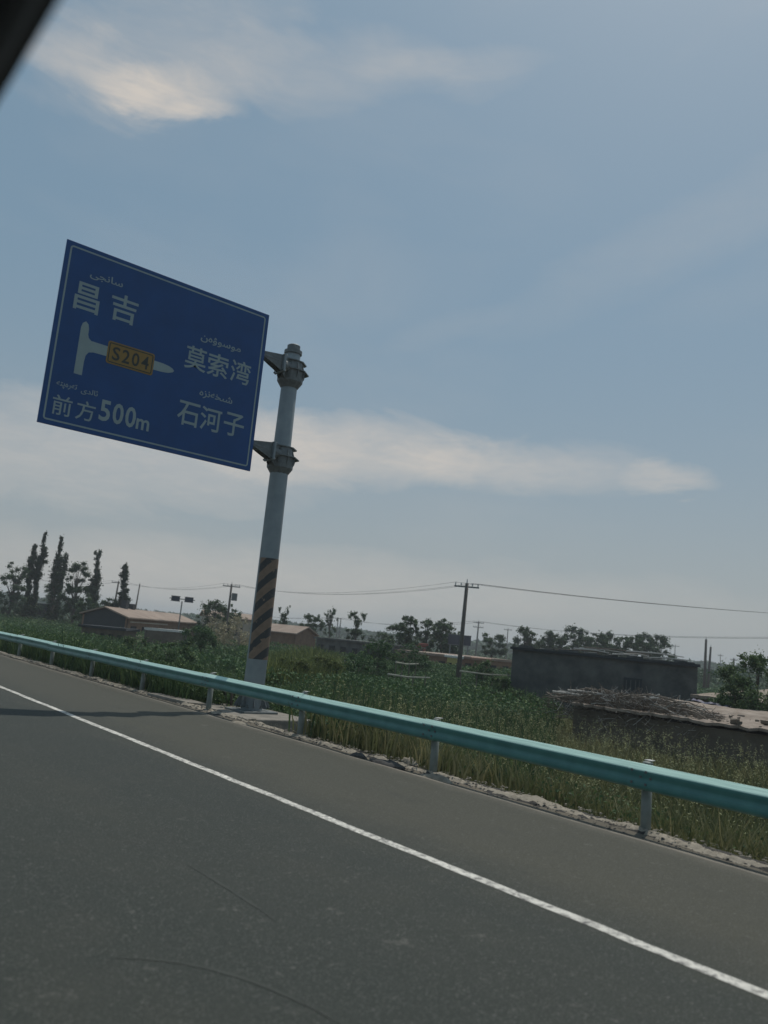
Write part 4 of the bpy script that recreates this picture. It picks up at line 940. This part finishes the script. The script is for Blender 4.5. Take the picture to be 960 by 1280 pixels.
# trees ------------------------------------------------------------
def crown_pts(blobs, n, r):
    w = np.array([b[3]*b[4]*b[5] for b in blobs])**.75; w /= w.sum(); idx = r.choice(len(blobs), n, p=w); B_ = np.array(blobs)[idx]
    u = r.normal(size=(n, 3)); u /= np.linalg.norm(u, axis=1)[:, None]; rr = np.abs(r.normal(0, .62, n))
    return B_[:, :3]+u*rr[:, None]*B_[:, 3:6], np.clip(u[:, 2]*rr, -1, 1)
def tree(name, label, px, Dst, H, Wd, kind='round', n=2200, leaf=.32, mat_=None, bark=None, seed=1, py=800, cat='tree', group=None, base=None, gaps=.55, z0=None):
    r = np.random.default_rng(seed+int(px)*7); b = az(px, py, Dst, G-.05 if z0 is None else z0); root = empty(name, b); tag(root, label, cat, group)
    blobs = []; hw = Wd/2; n = int(n*(3.4 if kind == 'poplar' else 3.0)); leaf = leaf*.78
    top = Vector((r.normal()*.02*H, r.normal()*.02*H, H*.95))
    if kind == 'poplar':
        k = 70; lb = .08
        for i in range(k):
            t = (i+r.random())/k; env = hw*(.50+.50*min(1, (1-t)*2.4))*(.75+.25*math.sin(t*9+seed)); a = r.uniform(0, 6.28); off = env*.75*r.random()
            w_ = env*r.uniform(.28, .6); blobs.append((top.x*t+math.cos(a)*off, top.y*t+math.sin(a)*off, H*(lb+(1-lb)*t*.97), w_, w_, H*.030*r.uniform(.6, 1.6)))
    elif kind == 'wispy':
        k = 34
        for i in range(k):
            t = .25+.75*r.random(); a = r.uniform(0, 6.28); off = hw*r.random()*(1.15-.55*t); w_ = hw*r.uniform(.08, .24); blobs.append((math.cos(a)*off, math.sin(a)*off, H*t, w_, w_, H*r.uniform(.03, .08)))
    elif kind == 'flat':
        k = 44
        for i in range(k):
            t = .46+.52*r.random(); a = r.uniform(0, 6.28); off = hw*math.sqrt(r.random())*(.5+.5*math.sin(math.pi*min(1, (t-.36)/.62)*.9)); w_ = hw*r.uniform(.10, .24); blobs.append((math.cos(a)*off, math.sin(a)*off, H*t, w_, w_, H*r.uniform(.03, .07)))
    else:
        k = 60; lb = .22 if base is None else base
        for i in range(k):
            t = lb+(.99-lb)*r.random(); q = (t-lb)/(1-lb); a = r.uniform(0, 6.28); env = math.sqrt(max(.06, 1-((q-.42)/.62)**2)); off = hw*env*math.sqrt(r.random())*.95
            s_ = hw*r.uniform(.13, .31)*(.6+.4*env); blobs.append((math.cos(a)*off, math.sin(a)*off, H*t, s_, s_, s_*r.uniform(.6, 1.1)))
    bk = bark or M_BARK; tr = max(.05, H*.016)
    mt = MB(); mt.tube([(0, 0, -.1), top*.3+Vector((r.normal()*.03*H, r.normal()*.03*H, 0))*.4, top*.65, top], [tr*1.3, tr, tr*.6, tr*.15], 7); mt.build('trunk', bk, root, smooth=True)
    lm = MB()
    for q in blobs[::(3 if kind == 'poplar' else 2)]:
        e = Vector(q[:3]); t = max(.12, min(.8, e.z/H*.62)); s_ = top*t; mid_ = s_.lerp(e, .55)+Vector((0, 0, .03*H)); lm.tube([s_, mid_, e], [tr*.42, tr*.26, tr*.08], 4, caps=False)
    lm.build('limbs', bk, root, fix=False)['kind'] = 'stuff'
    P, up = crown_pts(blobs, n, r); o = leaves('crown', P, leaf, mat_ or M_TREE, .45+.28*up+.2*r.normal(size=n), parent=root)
    return root
PG = 'poplars at the left edge'
tree('poplar_tree', 'left stem of the tall poplar pair at the left edge', 25, 130, 12.3, 2.3, 'poplar', 3600, .36, M_POPL, seed=1, group=PG)
tree('poplar_tree', 'tallest poplar, right stem of the pair at the left edge', 34, 131, 14.4, 2.2, 'poplar', 4000, .36, M_POPL, seed=2, group=PG)
tree('poplar_tree', 'poplar with ragged double top, right of the tall pair', 58, 128, 13.9, 2.6, 'poplar', 3200, .36, M_POPL, seed=3, group=PG)
tree('poplar_tree', 'slim poplar stem close right of the ragged double top', 64, 129, 11.4, 1.6, 'poplar', 2200, .36, M_POPL, seed=13, group=PG)
tree('poplar_tree', 'poplar with thin gappy top between the broad tree and the barn', 112, 122, 11.9, 2.7, 'poplar', 3200, .34, M_POPL, seed=4, group=PG)
tree('poplar_tree', 'shorter conical poplar standing at the barn gable', 147, 118, 10.0, 2.8, 'poplar', 3600, .34, M_POPL, seed=5, group=PG)
T = [(86, 120, 9.6, 3.9, 'round', 5200, 'broad leaning dark tree between the second and third poplar', .10),
     (6, 128, 9.0, 4.5, 'round', 4500, 'dark tree cut by the left edge of the view', .08),
     (54, 150, 7.0, 4.4, 'round', 2400, 'low rounded tree glimpsed between poplars', .1),
     (104, 108, 4.6, 3.4, 'round', 1800, 'dark bush at the left corner of the barn', .05),
     (130, 118, 5.0, 3.6, 'round', 1900, 'dark bush between the gappy poplar and the barn pole', .05),
     (262, 104, 5.8, 4.6, 'round', 2300, 'bushy grey green tree behind the dry shrub', .15),
     (285, 100, 5.4, 3.0, 'round', 1500, 'tree around the foot of the switch box pole', .12),
     (352, 118, 6.6, 2.8, 'wispy', 1000, 'thin upright tree beside the striped pole', None),
     (388, 112, 5.6, 3.7, 'flat', 1500, 'small tree with spreading top above the gabled house', None),
     (411, 118, 6.6, 3.0, 'wispy', 700, 'wispy almost bare tree left of the twin poles', None),
     (444, 100, 6.0, 3.4, 'wispy', 1500, 'wispy upright tree right of the twin poles', None),
     (463, 130, 3.4, 1.4, 'round', 500, 'tiny tree at the end of the long grey shed', .1),
     (478, 128, 4.1, 3.6, 'round', 1300, 'low rounded tree behind the pale hut', .08),
     (498, 92, 5.0, 4.0, 'round', 2600, 'lower dark tree left of the tall ragged one', .05),
     (509, 93, 6.2, 2.6, 'round', 2000, 'tall ragged tree with open top above the weeds', .30),
     (533, 104, 6.2, 3.2, 'round', 1900, 'open crowned tree left of the leaning pole', .25),
     (553, 102, 6.3, 3.4, 'round', 2300, 'open crowned tree with bare base touching the leaning pole', .25),
     (566, 100, 5.3, 2.6, 'round', 1300, 'small crown directly behind the leaning pole', .4),
     (617, 120, 5.3, 4.6, 'flat', 2600, 'lone round headed tree between the two thin far poles', None)]
for i, (px, Dst, H, Wd, kd, n, lab, bs) in enumerate(T):
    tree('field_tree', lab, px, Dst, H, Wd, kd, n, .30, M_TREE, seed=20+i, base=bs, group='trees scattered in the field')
R = [(656, 5.9, 3.4, 'leftmost crown of the tree row behind the grey shed'), (670, 4.9, 2.4, 'thin low crown between two fuller trees over the grey shed'), (686, 6.0, 3.7, 'second full crown of the row behind the grey shed'),
     (701, 5.0, 2.4, 'narrow crown in the gap left of the highest crown over the shed'), (716, 6.9, 3.9, 'highest crown of the row behind the grey shed'), (731, 6.2, 3.2, 'full crown just right of the highest one over the shed'),
     (747, 6.3, 3.6, 'middle crown of the row above the shed roof'), (764, 6.3, 3.6, 'rounded crown above the middle of the roof sticks'), (779, 6.0, 3.0, 'crown right above the long roof sticks'),
     (794, 6.3, 3.3, 'third crown from the right end of the row'), (808, 6.7, 3.2, 'second crown from the right end of the row behind the shed'), (824, 6.6, 4.4, 'rightmost broad crown of the row behind the grey shed')]
for i, (px, H, Wd, lab) in enumerate(R):
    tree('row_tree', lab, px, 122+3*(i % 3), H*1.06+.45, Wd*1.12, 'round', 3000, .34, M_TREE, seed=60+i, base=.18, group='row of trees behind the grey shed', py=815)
tree('leafy_bush', 'leafy green sapling at the right edge behind the mud roofs', 948, 40.5, 4.2, 3.9, 'round', 9000, .15, M_GREEN, seed=90, base=.05, py=850, cat='bush')
tree('leafy_bush', 'lower dark bush joined to the sapling at the right edge', 920, 41, 2.8, 2.4, 'round', 4200, .13, M_GREEN, seed=91, base=.03, py=850, cat='bush')
for px_, D_, H_, W_, nn_, lab_, m_k in ((296, 21.5, 1.9, 1.5, 3600, 'leafy green shrub just left of the striped pole base', M_GREEN), (338, 21.5, 1.7, 1.3, 3000, 'green shrub just right of the striped pole base', M_GREEN),
        (372, 36, 1.9, 2.6, 4200, 'tall lit yellow green shrub right of the striped pole', M_CORN), (402, 37, 2.1, 2.8, 3800, 'yellow green shrub farther right of the striped pole', M_CORN),
        (452, 40, 2.2, 2.6, 3400, 'dark shrub left of the nearest bamboo rail', M_DWEED), (476, 50, 2.9, 3.0, 3400, 'tall dark shrub behind the bamboo rails', M_DWEED), (520, 58, 2.8, 3.8, 3600, 'broad dark shrub in the middle of the field', M_DWEED),
        (606, 50, 2.3, 2.2, 3000, 'dark leafy bush right of the leaning utility pole', M_DWEED), (630, 44, 1.7, 1.8, 2600, 'green bush beside the left corner of the grey shed', M_GREEN),
        (655, 40, 1.4, 2.4, 3000, 'weedy bush against the foot of the grey shed', M_GREEN), (215, 40, 2.0, 2.6, 3400, 'green bush in the weeds below the barn roof', M_GREEN), (170, 46, 1.9, 2.6, 3000, 'green bush in the weeds below the barn gable', M_GREEN),
        (238, 28, 1.7, 2.0, 3200, 'green bush behind the rail, halfway to the striped pole', M_GREEN), (692, 36, 1.2, 1.6, 2200, 'small bush left of the brush pile', M_GREEN)):
    tree('field_bush', lab_, px_, D_, H_*1.08, W_, 'round', nn_, .10*(D_/30)**.6, m_k, seed=int(px_), base=.02, cat='bush', group='bushes standing out of the weeds')
tree('dark_bush', 'dark green bush in front of the barn right end', 251, 62, 2.9, 3.1, 'round', 4200, .17, M_DWEED, seed=92, base=.03, cat='bush')
tree('dry_shrub', 'pale dry shrub with bleached twigs around the switch box pole', 299, 84, 4.0, 4.2, 'round', 1500, .20, M_PALE, M_PALEBARK, seed=93, base=.08, cat='shrub')
tree('dry_shrub', 'smaller pale dry shrub left of the switch box pole', 268, 88, 3.6, 3.6, 'round', 900, .20, M_PALE, M_PALEBARK, seed=94, base=.08, cat='shrub')

# ------------------------------------------------------------------ the vehicle the photo is taken from
CX, RAILZ = .165, EYE+3.825*.195-.062
car = empty('vehicle', (0, 0, 0)); tag(car, 'dark window edge of the vehicle in the top left corner, very close', 'vehicle')
# side window opening in the plane x = CX : roof rail, front pillar, rear pillar and sill around it
fr_ = [(-.95, RAILZ), (1.35, RAILZ), (2.15, 1.50), (2.15, 1.28), (-.95, 1.28)]
def bar(pts, w, h, name, m, x0=CX):
    mb = MB(); vs = []; n = len(pts)
    for i, (y, z) in enumerate(pts):
        a = pts[max(i-1, 0)]; b = pts[min(i+1, n-1)]; t = Vector((0, b[0]-a[0], b[1]-a[1])).normalized(); nr = Vector((0, -t.z, t.y))
        for dx, dn in ((0, 0), (.012, .012), (w, .02), (w, h), (-.02, h), (-.012, .02)): vs.append(Vector((x0+dx, y, z))+nr*dn)
    fs = []
    for i in range(n-1):
        for k in range(6): fs.append((i*6+k, i*6+(k+1) % 6, (i+1)*6+(k+1) % 6, (i+1)*6+k))
    fs += [tuple(range(6)), tuple((n-1)*6+k for k in range(6))]
    return mb.add(vs, fs).build(name, m, car)
bar([(1.62, 2.0), (1.60, RAILZ-.16), (1.52, RAILZ-.05), (1.40, RAILZ-.006), (1.2, RAILZ)][::-1] and [(-.95, RAILZ), (.6, RAILZ), (1.3, RAILZ), (1.9, RAILZ-.01), (2.05, RAILZ-.06), (2.15, RAILZ-.20), (2.22, RAILZ-.5), (2.25, 1.28)][::-1][::-1], .03, .22, 'window_frame', M_CARBLK)
q = MB(); q.prism([(CX, -1.1, .55), (CX, 2.4, .55), (CX, 2.4, 1.30), (CX, -1.1, 1.30)], (.07, 0, 0)); bevel(q.build('door', M_CARPAINT, car), .02)
q = MB(); q.prism([(CX, -1.1, 1.30), (CX, -.95, 1.30), (CX, -.95, RAILZ+.2), (CX, -1.1, RAILZ+.2)], (.07, 0, 0)); q.build('rear_pillar', M_CARBLK, car)
q = MB(); q.prism([(CX-.03, -1.1, RAILZ+.16), (CX-.03, 2.3, RAILZ+.16), (-1.5, 2.3, RAILZ+.26), (-1.5, -1.1, RAILZ+.26)], (0, 0, .05)); q.build('roof', M_CARPAINT, car)

# ------------------------------------------------------------------ dusty summer air
hz = MB(); hz.box((0, 0, 6.5), (3060, 3060, 21)); hzm = bpy.data.materials.new('dusty_air'); hzm.use_nodes = True; t_ = hzm.node_tree
for n_ in list(t_.nodes): t_.nodes.remove(n_)
ou = t_.nodes.new('ShaderNodeOutputMaterial'); pv = t_.nodes.new('ShaderNodeVolumePrincipled'); pv.inputs['Density'].default_value = .0007
pv.inputs['Color'].default_value = (.86, .91, .95, 1); pv.inputs['Anisotropy'].default_value = .2; t_.links.new(pv.outputs[0], ou.inputs['Volume'])
tag(hz.build('haze', hzm), 'thin dusty haze in the air over the fields', 'haze', kind='stuff')
